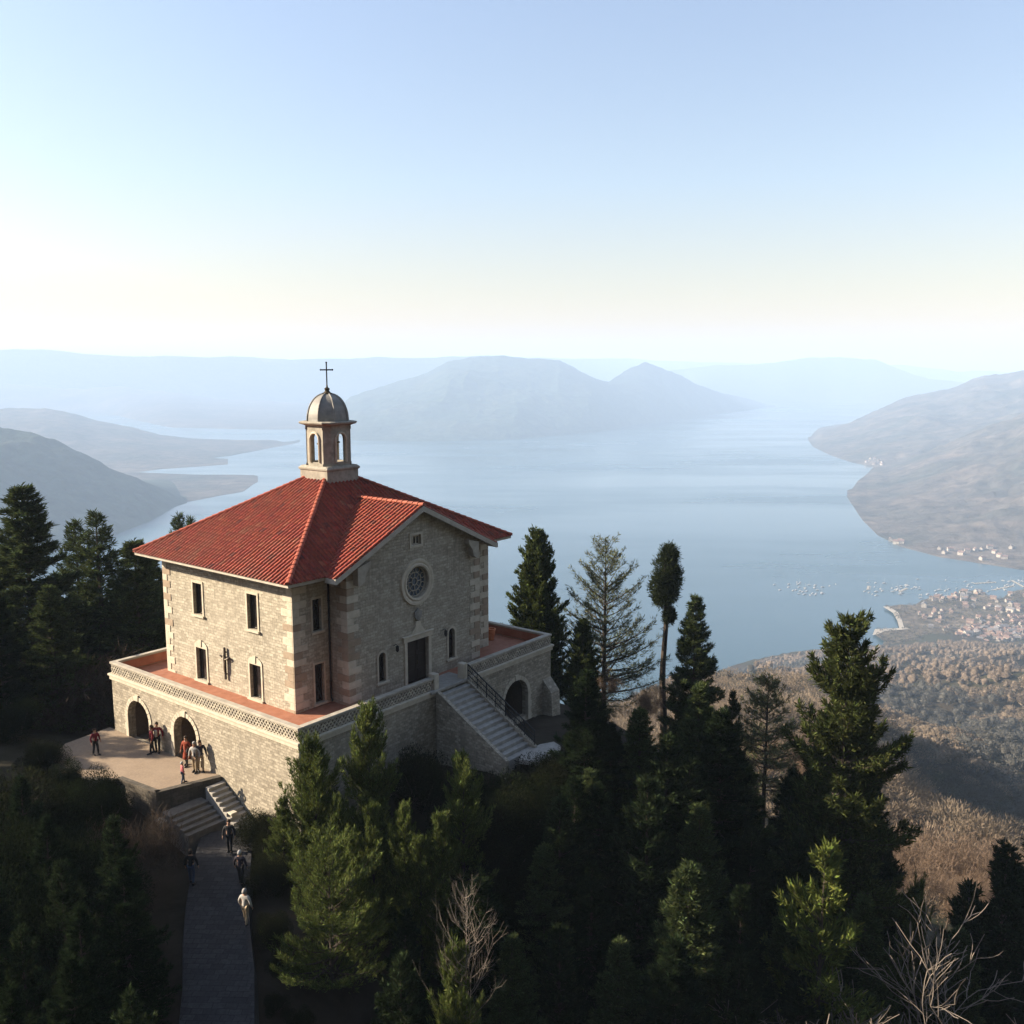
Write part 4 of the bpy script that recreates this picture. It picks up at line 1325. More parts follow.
def conifer(name, seed, h=14., r=2.6, base=.08, whorls=30, per=7, droop=.15, up=.25, prof=.85, col=(.030, .045, .018), dens=1.0, blade=(.34, .11), gaps=.0, lean=0., tipcol=1.5, bulge=0., clump=.0, shoot=0.):
    """tapering trunk with whorled limbs; every limb carries side sprays of needles"""
    g = np.random.default_rng(seed)
    limbs = []; P = []; D = []; LN = []; WD = []; TI = []
    col = np.array(col)
    lx, ly = g.normal(0, lean, 2)
    tk = lambda t: np.array([lx * h * t * t, ly * h * t * t, h * t])
    limbs.append(([tk(t) for t in np.linspace(0, .985, 12)], list(np.linspace(h * .016, .012, 12))))
    for wi in range(whorls):
        t = base + (1 - base) * ((wi + g.uniform(-.3, .3)) / whorls)
        t = min(max(t, base), .985)
        s_ = (1 - t) / (1 - base)
        rad0 = r * (s_ ** prof) * (1 + bulge * math.sin(s_ * math.pi)) + .12
        if base > .05 and t < base + .12: rad0 *= .55 + .45 * (t - base) / .12
        for k in range(per):
            if g.random() < gaps: continue
            a_ = g.uniform(0, 2 * math.pi)
            Lb = rad0 * g.uniform(.62, 1.15)
            if clump: Lb *= 1 + clump * math.sin(a_ * 2 + wi * .9 + seed)
            o_ = tk(t)
            dirh = np.array([math.cos(a_), math.sin(a_), 0])
            el0 = up * (1.1 - s_) * 1.6 + g.normal(0, .08) - droop * s_
            npt = 6
            pts = []
            for q in np.linspace(0, 1, npt):
                zz = Lb * (math.tan(el0) * q - droop * .5 * q * q * s_ + up * .55 * q ** 3)
                pts.append(o_ + dirh * Lb * q + np.array([0, 0, zz]))
            pts = np.array(pts)
            limbs.append(([tuple(p_) for p_ in pts], list(np.linspace(max(.012, .018 * Lb), .006, npt))))
            nb = max(5, int(Lb * 26 * dens))
            q = g.random(nb) ** .75 * .9 + .1
            idx = np.clip((q * (npt - 1)).astype(int), 0, npt - 2); fr = q * (npt - 1) - idx
            base_p = pts[idx] * (1 - fr)[:, None] + pts[idx + 1] * fr[:, None]
            dl = pts[idx + 1] - pts[idx]; dl /= np.linalg.norm(dl, axis=1, keepdims=True)
            sd = np.cross(dl, [0, 0, 1.]); sd /= np.linalg.norm(sd, axis=1, keepdims=True) + 1e-9
            sg = g.choice([-1., 1.], nb)[:, None]
            spread = (1 - q)[:, None] * Lb * .42 * g.random((nb, 1))
            base_p = base_p + sd * sg * spread + dl * spread * .5 + np.array([0, 0, 1.]) * g.normal(-.03, .05, (nb, 1)) * Lb * .4
            d = dl * g.uniform(.4, 1.1, (nb, 1)) + sd * sg * g.uniform(.1, .9, (nb, 1)) + np.array([0, 0, 1.]) * (g.normal(.1 + shoot, .3, (nb, 1)))
            for rep_ in range(3):
                P.append(base_p + g.normal(0, .05, base_p.shape)); D.append(d + g.normal(0, .35, d.shape))
                LN.append(blade[0] * g.uniform(.6, 1.25, nb)); WD.append(blade[1] * g.uniform(.7, 1.3, nb))
                tone = g.uniform(.7, 1.25) * g.uniform(.75, 1.25, nb) * (1 + (tipcol - 1) * (g.random(nb) < .3))
                TI.append(col[None] * tone[:, None] * np.array([1, 1, 1]) * (1 + g.normal(0, .06, (nb, 3))))
    # leader
    nl = 40
    q = g.uniform(.9, 1.0, nl)
    P.append(np.array([tk(v) for v in q])); D.append(np.stack([g.normal(0, .5, nl), g.normal(0, .5, nl), np.full(nl, 1.)], 1)); LN.append(np.full(nl, blade[0])); WD.append(np.full(nl, blade[1])); TI.append(np.tile(col, (nl, 1)))
    P = np.vstack(P); D = np.vstack(D); LN = np.concatenate(LN); WD = np.concatenate(WD); TI = np.clip(np.vstack(TI), .004, 1)
    V, Fq = blades(P, D, LN, WD, g)
    fm = raw_mesh('crown', V, Fq, M['leaf'], TI)
    tm = tubes_np(limbs, 5)
    root = empty(name)
    tm.build('trunk', M['bark'], root, recalc=False)
    link('crown', fm, root)
    root['h'] = h
    del root['h']
    return root, h

def bare_tree(name, seed, h=9., spread=.55, col=(.30, .25, .19), m='palebark', depth=5, r0=.16, twigs=True, multi=1, haze_twigs=0):
    g = np.random.default_rng(seed)
    limbs = []; tw = []
    def grow(p, d, L, r_, lv):
        npt = 4; pts = [p]
        for i in range(npt):
            d = d + g.normal(0, .13, 3) + np.array([0, 0, .05]); d /= np.linalg.norm(d)
            p = p + d * L / npt; pts.append(p)
        rr_ = np.linspace(r_, r_ * .62, npt + 1)
        (limbs if lv < 3 else tw).append((pts, list(np.maximum(rr_, .007))))
        if lv >= depth: return
        nchild = 2 + (g.random() < .6) + (lv >= 2)
        for c in range(nchild):
            j = g.integers(1, npt + 1) if c else npt
            ax_ = g.normal(size=3); ax_ -= d * ax_.dot(d); ax_ /= np.linalg.norm(ax_)
            sp_ = spread * g.uniform(.6, 1.4)
            nd = d * math.cos(sp_) + ax_ * math.sin(sp_)
            grow(pts[j], nd, L * g.uniform(.62, .82), rr_[j] * (.78 if c == 0 else .6), lv + 1)
    for k in range(multi):
        d0 = np.array([g.normal(0, .25 if multi > 1 else .06), g.normal(0, .25 if multi > 1 else .06), 1.])
        grow(np.array([g.normal(0, .1) * (multi > 1), g.normal(0, .1) * (multi > 1), 0.]), d0 / np.linalg.norm(d0), h * .30, r0 * g.uniform(.8, 1.1), 0)
    root = empty(name)
    allp = np.array([q for s_ in limbs + tw for q in s_[0]]); sc_ = h / allp[:, 2].max()
    limbs = [([q * sc_ for q in a_], b_) for a_, b_ in limbs]; tw = [([q * sc_ for q in a_], b_) for a_, b_ in tw]
    tubes_np(limbs, 6).build('trunk', M[m], root, recalc=False)
    if tw: tubes_np(tw, 3).build('twigs', M[m], root, recalc=False)
    if haze_twigs:
        ends = np.array([a_[-1] for a_, b_ in tw]); nT = haze_twigs
        ix = g.integers(0, len(ends), nT)
        V, Fq = blades(ends[ix] + g.normal(0, .25, (nT, 3)), g.normal(0, .6, (nT, 3)) + [0, 0, .9], g.uniform(.3, .8, nT), np.full(nT, .025), g)
        link('fine_twigs', raw_mesh('fine_twigs', V, Fq, M['twig'], np.array(col)[None] * g.uniform(.6, 1.3, (nT, 1))), root)
    return root, h

def bush(name, seed, h=2.5, r=1.6, col=(.022, .030, .012), n=9000, leaf=(.16, .09), lobes=9, bare=False):
    g = np.random.default_rng(seed)
    C_ = np.stack([g.normal(0, r * .42, lobes), g.normal(0, r * .42, lobes), g.uniform(.35, .72, lobes) * h], 1); C_[0] = (0, 0, h * .62)
    rr_ = g.uniform(.34, .6, lobes) * min(r, h * .6)
    ix = g.integers(0, lobes, n); d = g.normal(size=(n, 3)); d /= np.linalg.norm(d, axis=1, keepdims=True)
    P = C_[ix] + d * (rr_[ix] * g.random(n) ** .35)[:, None]
    P[:, 2] = np.abs(P[:, 2]) + .02
    D = d + g.normal(0, .6, (n, 3)) + [0, 0, .3]
    V, Fq = blades(P, D, leaf[0] * g.uniform(.6, 1.4, n), leaf[1] * g.uniform(.7, 1.3, n), g)
    tone = g.uniform(.7, 1.3, lobes)[ix] * g.uniform(.6, 1.4, n)
    root = empty(name)
    st = [([(0, 0, 0), tuple(c * .5 + np.array([0, 0, .1])), tuple(c)], [.05 * r, .03 * r, .015 * r]) for c in C_]
    tubes_np(st, 5).build('stems', M['bark'], root, recalc=False)
    link('leaves', raw_mesh('leaves', V, Fq, M['leaf'] if not bare else M['twig'], np.array(col)[None] * tone[:, None]), root)
    return root, h

PROTO = {}
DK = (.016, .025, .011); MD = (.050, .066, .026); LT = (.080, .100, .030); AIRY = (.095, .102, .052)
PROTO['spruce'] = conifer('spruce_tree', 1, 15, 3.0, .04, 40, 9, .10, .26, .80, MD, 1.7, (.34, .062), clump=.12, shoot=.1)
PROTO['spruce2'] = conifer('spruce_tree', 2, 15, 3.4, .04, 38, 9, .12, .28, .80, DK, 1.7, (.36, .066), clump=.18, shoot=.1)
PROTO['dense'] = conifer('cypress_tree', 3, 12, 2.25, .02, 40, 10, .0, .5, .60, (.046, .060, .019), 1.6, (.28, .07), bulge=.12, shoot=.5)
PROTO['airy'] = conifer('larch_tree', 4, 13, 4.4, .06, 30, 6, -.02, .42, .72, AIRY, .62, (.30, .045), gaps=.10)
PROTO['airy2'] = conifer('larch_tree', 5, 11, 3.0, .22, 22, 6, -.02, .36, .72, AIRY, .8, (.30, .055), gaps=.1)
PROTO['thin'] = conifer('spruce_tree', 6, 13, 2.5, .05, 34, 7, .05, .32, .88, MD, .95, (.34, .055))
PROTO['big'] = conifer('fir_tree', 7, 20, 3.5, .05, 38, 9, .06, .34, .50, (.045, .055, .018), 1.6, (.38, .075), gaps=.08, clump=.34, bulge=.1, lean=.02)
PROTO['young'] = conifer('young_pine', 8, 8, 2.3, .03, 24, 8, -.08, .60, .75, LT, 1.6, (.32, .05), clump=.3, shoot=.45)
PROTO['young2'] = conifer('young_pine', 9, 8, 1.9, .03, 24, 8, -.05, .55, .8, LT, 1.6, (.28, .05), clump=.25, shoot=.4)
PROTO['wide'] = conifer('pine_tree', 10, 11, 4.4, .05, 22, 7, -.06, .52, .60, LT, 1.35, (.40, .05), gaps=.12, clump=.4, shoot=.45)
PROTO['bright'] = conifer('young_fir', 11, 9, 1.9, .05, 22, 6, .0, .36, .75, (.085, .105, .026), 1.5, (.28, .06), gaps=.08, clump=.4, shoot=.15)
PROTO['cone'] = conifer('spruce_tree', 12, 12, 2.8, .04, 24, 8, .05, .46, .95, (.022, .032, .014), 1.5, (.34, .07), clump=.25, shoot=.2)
for k_ in PROTO: PROTO[k_][0].location = (0, 0, -9000)
used = set()

def plant(kind, x, y, h=None, wide=1.0, rz=None, label=None, cat='tree', group=None, z=None, name=None):
    src, h0 = PROTO[kind]
    if kind not in used: o = src; used.add(kind)
    else: o = copy_tree(src)
    zg = gz_(x, y) - .25 if z is None else z
    s_ = (h or h0) / h0
    o.location = (x, y, zg); o.scale = (s_ * wide, s_ * wide, s_)
    o.rotation_euler = (0, 0, rng.uniform(0, 6.28) if rz is None else rz)
    if name: o.name = name
    for key in ('label', 'category', 'group'):
        if key in o: del o[key]
    tag(o, label, cat, group)
    return o

def tree_at(kind, px, ytop, Y, wide=1.0, label=None, cat='tree', group=None, rz=None, hmax=26, hmin=2.):
    """a tree whose crown tip is seen at that place from the camera, rooted on the ground below it"""
    p_ = at(px, ytop, Y); z0 = gz_(p_[0], p_[1]) - .25
    h = p_[2] - z0
    if not (hmin <= h <= hmax): print('TREE', kind, px, ytop, Y, 'height', round(h, 1), 'ground', round(z0, 1), w2l(p_[0], p_[1]))
    return plant(kind, p_[0], p_[1], max(h, hmin), wide, rz, label, cat, group)

def tree_h(kind, px, ytop, h, wide=1.0, label=None, cat='tree', group=None):
    best = None
    for Y in np.linspace(24, 75, 120):
        p_ = at(px, ytop, Y); e_ = abs(p_[2] - gz_(p_[0], p_[1]) + .25 - h)
        lx, ly = w2l(p_[0], p_[1])
        if -4.5 < lx < 21 and ly > -5.5 or (6 < lx < 12 and ly > -11): e_ += 50
        if best is None or e_ < best[0]: best = (e_, p_)
    p_ = best[1]; z0 = gz_(p_[0], p_[1]) - .25
    return plant(kind, p_[0], p_[1], max(p_[2] - z0, 2.5), wide, None, label, cat, group)

G1 = 'conifers on the left behind the terrace'; G2 = 'conifers standing against the lake'; G3 = 'dark conifers on the shaded slope'; G4 = 'sunlit young conifers below the chapel'
tree_at('spruce', 22, 485, 66, 1.45, 'tallest dark spruce at the far left of the terrace, against the blue hill', group=G1)
tree_at('spruce', -22, 500, 68, 1.1, 'dark spruce half cut off by the left edge of the photo', group=G1)
tree_at('thin', 74, 520, 72, 1.25, 'slender spruce, left one of the twin pair beside the tall dark spruce', group=G1)
tree_at('thin', 95, 511, 71, 1.3, 'slender spruce, right and taller one of the twin pair beside the tall dark spruce', group=G1)
tree_at('spruce', 134, 540, 68, 1.45, 'broad green spruce close to the left corner of the chapel', group=G1)
tree_at('spruce', 152, 556, 72, 1.1, 'spruce squeezed between the broad green spruce and the chapel wall', group=G1)
tree_at('thin', 178, 514, 86, .8, 'spruce tip showing over the left end of the red roof, taller of the two', group=G1)
tree_at('thin', 190, 517, 88, .8, 'spruce tip showing over the left end of the red roof, smaller of the two', group=G1)
tree_at('spruce', 48, 585, 60, 1.3, 'dark spruce in front of the slender twin spruces', group=G1)
tree_at('spruce2', -5, 590, 58, 1.1, 'dark spruce at the left edge in front of the tallest spruce', group=G1)
tree_at('spruce', 112, 580, 74, 1.0, 'green spruce between the slender twins and the broad spruce', group=G1)

tree_at('dense', 537, 534, 73, 1.05, 'dense dark green cypress-shaped conifer right of the terrace', group=G2)
tree_at('airy', 606, 540, 75, 1.05, 'pale feathery larch with see-through branches against the lake', group=G2)
tree_at('spruce', 696, 595, 71, .95, 'pointed spruce right of the bare-trunked tree', group=G2)
tree_at('cone', 733, 690, 62, .7, 'small dark spruce tip between the pointed spruce and the pale larch', group=G2)
tree_at('airy2', 769, 676, 74, 1.1, 'pale yellowish larch left of the big irregular fir', group=G2)
tree_at('big', 851, 621, 48.5, .82, 'big irregular dark fir, sunlit on its left side, before the brown hillside', group=G2)
tree_at('dense', 583, 622, 71, 1.1, 'dark conifer filling the gap between the dense conifer and the feathery larch', group=G2)
tree_at('spruce2', 1008, 846, 48, .95, 'dark spruce at the lower right edge of the photo', group=G2)
tree_at('spruce2', 1048, 800, 52, .95, 'dark spruce cut off by the right edge of the photo', group=G2)

# the tree with the long bare trunk and a tuft of foliage on top
p_ = at(667, 541, 77); zb_ = gz_(p_[0], p_[1]) - .3; hh = p_[2] - zb_
rt = tag(empty('trimmed_conifer', (p_[0], p_[1], zb_)), 'tall conifer with a long bare trunk and one tuft of foliage on top', 'tree', G2)
g_ = np.random.default_rng(44)
tm = MB(); tm.tube([(0.12 * math.sin(i * .9), .1 * math.cos(i * .7), hh * .92 * i / 12) for i in range(13)], list(np.linspace(.36, .12, 13)), 8)
for i in range(46):
    zz = g_.uniform(.40, .72) * hh; a_ = g_.uniform(0, 6.28); l_ = g_.uniform(.25, .75)
    tm.tube([(0, 0, zz), (l_ * math.cos(a_), l_ * math.sin(a_), zz - .1 + g_.uniform(0, .25))], [.035, .012], 4)
tm.build('trunk', M['bark'], rt, recalc=False)
n_ = 15000; d_ = g_.normal(size=(n_, 3)); d_ /= np.linalg.norm(d_, axis=1, keepdims=True)
lob = np.array([(0, 0, .90, 1.0, 1.5), (.25, .1, .965, .65, .9), (-.45, 0, .83, .85, 1.0), (.5, -.2, .87, .75, 1.1), (-.2, .3, .775, .75, .7), (.35, .0, .70, .42, .6), (.1, -.4, .80, .8, .8)])
ix = g_.integers(0, len(lob), n_)
C_ = np.stack([lob[ix, 0], lob[ix, 1], lob[ix, 2] * hh - .55], 1)
P_ = C_ + d_ * np.stack([lob[ix, 3], lob[ix, 3], lob[ix, 4]], 1) * (g_.random(n_) ** .4 * (1 + .35 * (g_.random(n_) < .12)))[:, None]
V_, F_ = blades(P_, d_ + g_.normal(0, .5, (n_, 3)) + [0, 0, .5], g_.uniform(.18, .46, n_), g_.uniform(.05, .09, n_), g_)
link('crown', raw_mesh('crown', V_, F_, M['leaf'], np.array([.030, .040, .016])[None] * g_.uniform(.6, 1.4, (n_, 1))), rt)

# sunlit young conifers below the chapel
tree_at('wide', 328, 850, 37.5, 1.0, 'largest bright green pine in the foreground with wide upturned branches', group=G4)
tree_at('young', 313, 745, 43.2, .9, 'sunlit green conifer beside the corner of the terrace wall', group=G4)
tree_at('young2', 282, 800, 43.5, .9, 'lower sunlit conifer between the terrace corner and the paved road', group=G4)
tree_at('young2', 368, 706, 44.2, .75, 'narrow sunlit conifer standing up against the facade wall', group=G4)
tree_at('young2', 463, 757, 43.5, .8, 'small bright conifer alone in the dark below the stair', group=G4)
for i, (a_, b_) in enumerate(((338, 797), (372, 806), (404, 806), (440, 816), (420, 838), (352, 835))):
    tree_at('young2', a_, b_, 42 - .3 * i, .7, ['young pine top directly right of the terrace-corner conifer', 'young pine top in the row, second from the terrace-corner conifer', 'young pine top in the middle of the row of pale green tips',
            'young pine top at the right end of the row of pale green tips', 'low young pine below the right end of the row of tips', 'low young pine above the largest bright pine'][i], group=G4)
tree_at('young2', 455, 948, 33.5, .6, 'low green conifer at the foot of the leafless sapling', group=G4)
tree_at('bright', 826, 844, 41, .78, 'bright yellow-green young fir alone in the dark at lower right', group=G4)
tree_at('young', 918, 890, 50, .45, 'thin green conifer tip behind the pale leafless tree', group=G4)

# dark conifers crowding the slope
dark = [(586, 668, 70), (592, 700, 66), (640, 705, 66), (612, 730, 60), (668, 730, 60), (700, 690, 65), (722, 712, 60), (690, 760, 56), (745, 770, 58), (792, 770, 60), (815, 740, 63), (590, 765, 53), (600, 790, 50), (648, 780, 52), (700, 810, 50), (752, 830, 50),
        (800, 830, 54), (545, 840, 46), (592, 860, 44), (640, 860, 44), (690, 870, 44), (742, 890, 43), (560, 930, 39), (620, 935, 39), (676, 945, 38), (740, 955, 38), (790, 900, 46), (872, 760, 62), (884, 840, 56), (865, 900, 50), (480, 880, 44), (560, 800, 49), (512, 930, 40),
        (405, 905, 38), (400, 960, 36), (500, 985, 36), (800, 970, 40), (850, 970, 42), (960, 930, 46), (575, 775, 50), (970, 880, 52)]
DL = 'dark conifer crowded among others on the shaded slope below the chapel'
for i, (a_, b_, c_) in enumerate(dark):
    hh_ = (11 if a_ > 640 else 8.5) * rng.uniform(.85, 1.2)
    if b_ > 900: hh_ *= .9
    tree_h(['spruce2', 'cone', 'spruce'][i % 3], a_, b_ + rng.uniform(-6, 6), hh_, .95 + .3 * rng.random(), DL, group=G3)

# leafless trees
def bare_leader(name, seed, h, r):
    g = np.random.default_rng(seed); limbs = [([(.05 * math.sin(i), .05 * math.cos(i * 1.3), h * i / 10) for i in range(11)], list(np.linspace(.075, .012, 11)))]; tw = []
    for w_ in range(44):
        t = .55 + .43 * w_ / 44; a_ = g.uniform(0, 6.28); Lb = r * (2.2 * (1 - t)) ** .55 * g.uniform(.6, 1.1) + .2
        q = np.linspace(0, 1, 6); d = np.array([math.cos(a_), math.sin(a_), 0]); sd = np.array([-d[1], d[0], 0])
        pts = [np.array([0, 0, h * t]) + d * Lb * v + np.array([0, 0, Lb * (.25 * v + .45 * v ** 2)]) + sd * Lb * .08 * math.sin(v * 4 + w_) for v in q]
        limbs.append((pts, list(np.linspace(.018, .006, 6))))
        for k in range(7):
            j = g.integers(1, 6); sg = g.choice([-1, 1]); l2 = Lb * g.uniform(.2, .45)
            e = d * .6 + sd * sg * .7 + np.array([0, 0, .55]) + g.normal(0, .2, 3)
            p1 = pts[j] + e * l2 * .6; p2 = p1 + (e + [0, 0, .5]) * l2 * .5
            tw.append(([pts[j], p1, p2], [.008, .006, .004]))
            tw.append(([p1, p1 + (e + g.normal(0, .5, 3)) * l2 * .4], [.005, .003]))
    root = empty(name)
    tubes_np(limbs, 5).build('trunk', M['palebark'], root, recalc=False); tubes_np(tw, 3).build('twigs', M['palebark'], root, recalc=False)
    return root, h
PROTO['bare'] = bare_leader('bare_sapling', 21, 12, 2.4)
PROTO['bare2'] = bare_tree('bare_tree', 33, 9, .62, r0=.05, depth=5, multi=3, m='palebark')
PROTO['bare3'] = bare_tree('bare_tree', 23, 12, .42, (.20, .145, .105), depth=6, r0=.13, m='bark', haze_twigs=9000)
PROTO['thicket'] = bare_tree('bare_shrub', 24, 4, .5, (.062, .048, .038), 'bark', 4, .03, multi=6, haze_twigs=4000)
for k_ in ('bare', 'bare2', 'bare3', 'thicket'): PROTO[k_][0].location = (0, 0, -9000)
PROTO['bush'] = bush('evergreen_bush', 31, 5.0, 2.8, (.015, .021, .009), 30000, (.17, .05), 16)
PROTO['bush2'] = bush('evergreen_bush', 32, 4.4, 3.0, (.018, .021, .010), 30000, (.17, .045), 16)
for k_ in ('bush', 'bush2'): PROTO[k_][0].location = (0, 0, -9000)
G5 = 'leafless trees'; G6 = 'dark evergreen bushes left of the road'
tree_at('bare', 466, 888, 33.5, .58, 'small leafless sapling with pale branches in the foreground', group=G5)
tree_at('bare2', 915, 940, 34, 1.25, 'pale leafless tree with forked trunk at the lower right', group=G5)
tree_at('bare2', 622, 688, 63, .9, 'whitish leafless tree among dark conifers right of the arched block', group=G5)
tree_at('bare3', 600, 668, 70, 1.0, 'reddish brown leafless treetop below the feathery larch', group=G5)
tree_at('bare3', 640, 676, 72, 1.0, 'reddish brown leafless treetop below the bare-trunked conifer', group=G5)
tree_at('bare3', 800, 735, 80, 1.0, 'brown leafless tree between the pale larch and the big fir', group=G5)
tree_at('bare3', 925, 812, 115, 1.3, 'hazy pinkish leafless tree right of the big fir', group=G5)
tree_at('bare3', 965, 835, 110, 1.2, 'hazy leafless tree between the pinkish one and the right-edge spruce', group=G5)
tree_at('bare3', 905, 850, 95, 1.1, 'grey leafless tree low behind the pale forked tree', group=G5)
tree_at('thicket', 75, 655, 62, 1.5, 'brownish leafless thicket left of the terrace corner', 'shrub', G5)
tree_at('thicket', 100, 690, 59, 1.3, 'leafless thicket touching the left end of the terrace', 'shrub', G5)
tree_at('bush', 14, 700, 55, 1.0, 'tall dark bush at the left edge below the dark spruces', 'bush', G6, hmax=12)
tree_at('bush2', 44, 742, 51, .9, 'dark bush hiding the left end of the courtyard', 'bush', G6, hmax=12)
_B = ('bush', 70, 760, 48, .6, 'dark bush between the round bush and the left end of the courtyard')
tree_at('thicket', 128, 822, 42, .8, 'leafless shrub beside the entrance steps', 'shrub', G5)

# evergreen bushes and broad crowns in the shade on the left
tree_at(*_B[:5], _B[5], 'bush', G6, hmax=9)
tree_at('bush', 100, 768, 46.5, .62, 'round dark bush in front of the courtyard', 'bush', G6, hmax=9)
BL = 'dark evergreen bush in the deep shade left of the paved road'
BC_ = 'dark young conifer in the deep shade left of the paved road'
BT = 'leafless grey thicket in the deep shade left of the paved road'
for i, (a_, b_, c_) in enumerate([(62, 790, 44), (20, 785, 43), (-15, 780, 42), (112, 825, 41), (82, 832, 40), (45, 825, 39), (5, 830, 38), (122, 868, 39), (98, 875, 38), (60, 870, 36), (25, 880, 35), (-10, 885, 34), (112, 915, 36), (78, 915, 35), (50, 925, 33.5),
                                  (20, 935, 32.5), (100, 960, 33.5), (70, 965, 32), (40, 985, 31), (10, 995, 30), (85, 1005, 31.5), (130, 1000, 32.5), (-20, 830, 37), (-20, 940, 32)]):
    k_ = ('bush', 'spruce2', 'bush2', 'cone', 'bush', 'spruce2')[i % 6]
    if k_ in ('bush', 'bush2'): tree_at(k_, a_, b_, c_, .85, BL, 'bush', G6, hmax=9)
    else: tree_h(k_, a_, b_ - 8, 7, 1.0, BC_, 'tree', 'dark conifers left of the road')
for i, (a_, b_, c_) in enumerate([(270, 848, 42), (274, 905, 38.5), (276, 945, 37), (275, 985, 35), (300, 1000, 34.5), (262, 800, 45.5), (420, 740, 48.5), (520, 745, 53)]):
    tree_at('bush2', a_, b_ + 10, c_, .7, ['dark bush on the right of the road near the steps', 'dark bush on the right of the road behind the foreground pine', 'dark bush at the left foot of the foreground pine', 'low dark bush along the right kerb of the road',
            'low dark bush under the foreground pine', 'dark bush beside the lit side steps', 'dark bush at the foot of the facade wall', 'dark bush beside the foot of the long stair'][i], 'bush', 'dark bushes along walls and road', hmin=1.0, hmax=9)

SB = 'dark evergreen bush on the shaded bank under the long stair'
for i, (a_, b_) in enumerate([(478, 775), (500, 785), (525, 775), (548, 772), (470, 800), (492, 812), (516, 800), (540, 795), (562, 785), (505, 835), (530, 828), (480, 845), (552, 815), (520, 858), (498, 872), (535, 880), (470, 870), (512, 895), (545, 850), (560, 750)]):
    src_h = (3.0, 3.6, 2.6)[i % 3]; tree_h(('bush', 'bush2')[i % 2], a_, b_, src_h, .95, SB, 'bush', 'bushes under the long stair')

# unseen trees added left of the frame to throw long shadows over the foreground
def wood(name, spots, kinds, label=None):
    Vs, Fs, Ts = [], [], []; k = 0
    for i, (x, y, h) in enumerate(spots):
        src, h0 = PROTO[kinds[i % len(kinds)]]
        me = [c for c in src.children if c.name.startswith('crown')][0].data
        co = np.zeros(len(me.vertices) * 3, np.float32); me.vertices.foreach_get('co', co); co = co.reshape(-1, 3)
        a_ = rng.uniform(0, 6.28); s_ = h / h0
        Rm = np.array([[math.cos(a_), -math.sin(a_), 0], [math.sin(a_), math.cos(a_), 0], [0, 0, 1]])
        sub = rng.random(len(co) // 4) < .55
        co = (co.reshape(-1, 4, 3)[sub].reshape(-1, 3) * np.array([1.15, 1.15, 1]) * s_) @ Rm.T + np.array([x, y, gz_(x, y) - .3])
        Vs.append(co); Fs.append(np.arange(len(co)).reshape(-1, 4) + k); k += len(co)
    V = np.vstack(Vs); Fq = np.vstack(Fs)
    o = link(name, raw_mesh(name, V, Fq, M['leaf'], np.array([.03, .042, .018])[None] * rng.uniform(.6, 1.4, (len(Fq), 1))))
    tag(o, kind='stuff')
    return o
spots = []
for i in range(36):
    y = rng.uniform(10, 46); spots.append((-rng.uniform(30 + max(0, (y - 36)) * .9, 80), y, rng.uniform(6.5, 9.5)))
for i in range(34):
    y = rng.uniform(47, 82); spots.append((-rng.uniform(43 + max(0, y - 62) * .6, 62), y, rng.uniform(7, 9.5)))
wood('shade_trees_off_frame', spots, ['spruce2', 'cone', 'spruce'])

# ================================================================== ROAD AND THINGS ALONG IT
cl = [np.array([-15.0, 46.6]), np.array([-14.6, 44.0]), np.array([-13.9, 41]), np.array([-13.2, 38.5]), np.array([-12.2, 35.5]), np.array([-11.4, 32.5]), np.array([-10.4, 29]), np.array([-9.2, 25]), np.array([-7.5, 20])]
rp = []
for i in range(len(cl) - 1):
    for f in np.linspace(0, 1, 6, endpoint=False): rp.append(cl[i] * (1 - f) + cl[i + 1] * f)
rp = np.array(rp) + np.array([.22, 0]); rz_ = np.interp(rp[:, 1], [18, 25, 32.5, 39, 47], [-26.5, -25.8, -25.0, -24.55, -23.95])
tn = np.gradient(rp, axis=0); tn /= np.linalg.norm(tn, axis=1, keepdims=True); nr_ = np.stack([-tn[:, 1], tn[:, 0]], 1)
rd = MB(); kb = MB(); k2 = MB()
def strip(mb, o0, o1, h0, h1):
    for i in range(len(rp) - 1):
        a0, a1 = rp[i] + nr_[i] * o0, rp[i] + nr_[i] * o1; b0, b1 = rp[i + 1] + nr_[i + 1] * o0, rp[i + 1] + nr_[i + 1] * o1
        mb.face([(*a0, rz_[i] + h0), (*a1, rz_[i] + h1), (*b1, rz_[i + 1] + h1), (*b0, rz_[i + 1] + h0)])
strip(rd, -1.4, 1.4, 0.05, 0.05); strip(rd, 1.4, 1.55, .05, -.8); strip(rd, -1.55, -1.4, -.8, .05)
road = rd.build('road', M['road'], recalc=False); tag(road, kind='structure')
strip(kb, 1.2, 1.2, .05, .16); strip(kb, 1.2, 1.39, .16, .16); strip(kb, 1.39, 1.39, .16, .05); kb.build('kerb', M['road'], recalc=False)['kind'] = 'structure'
for p_ in bpy.data.objects['kerb'].data.polygons: pass


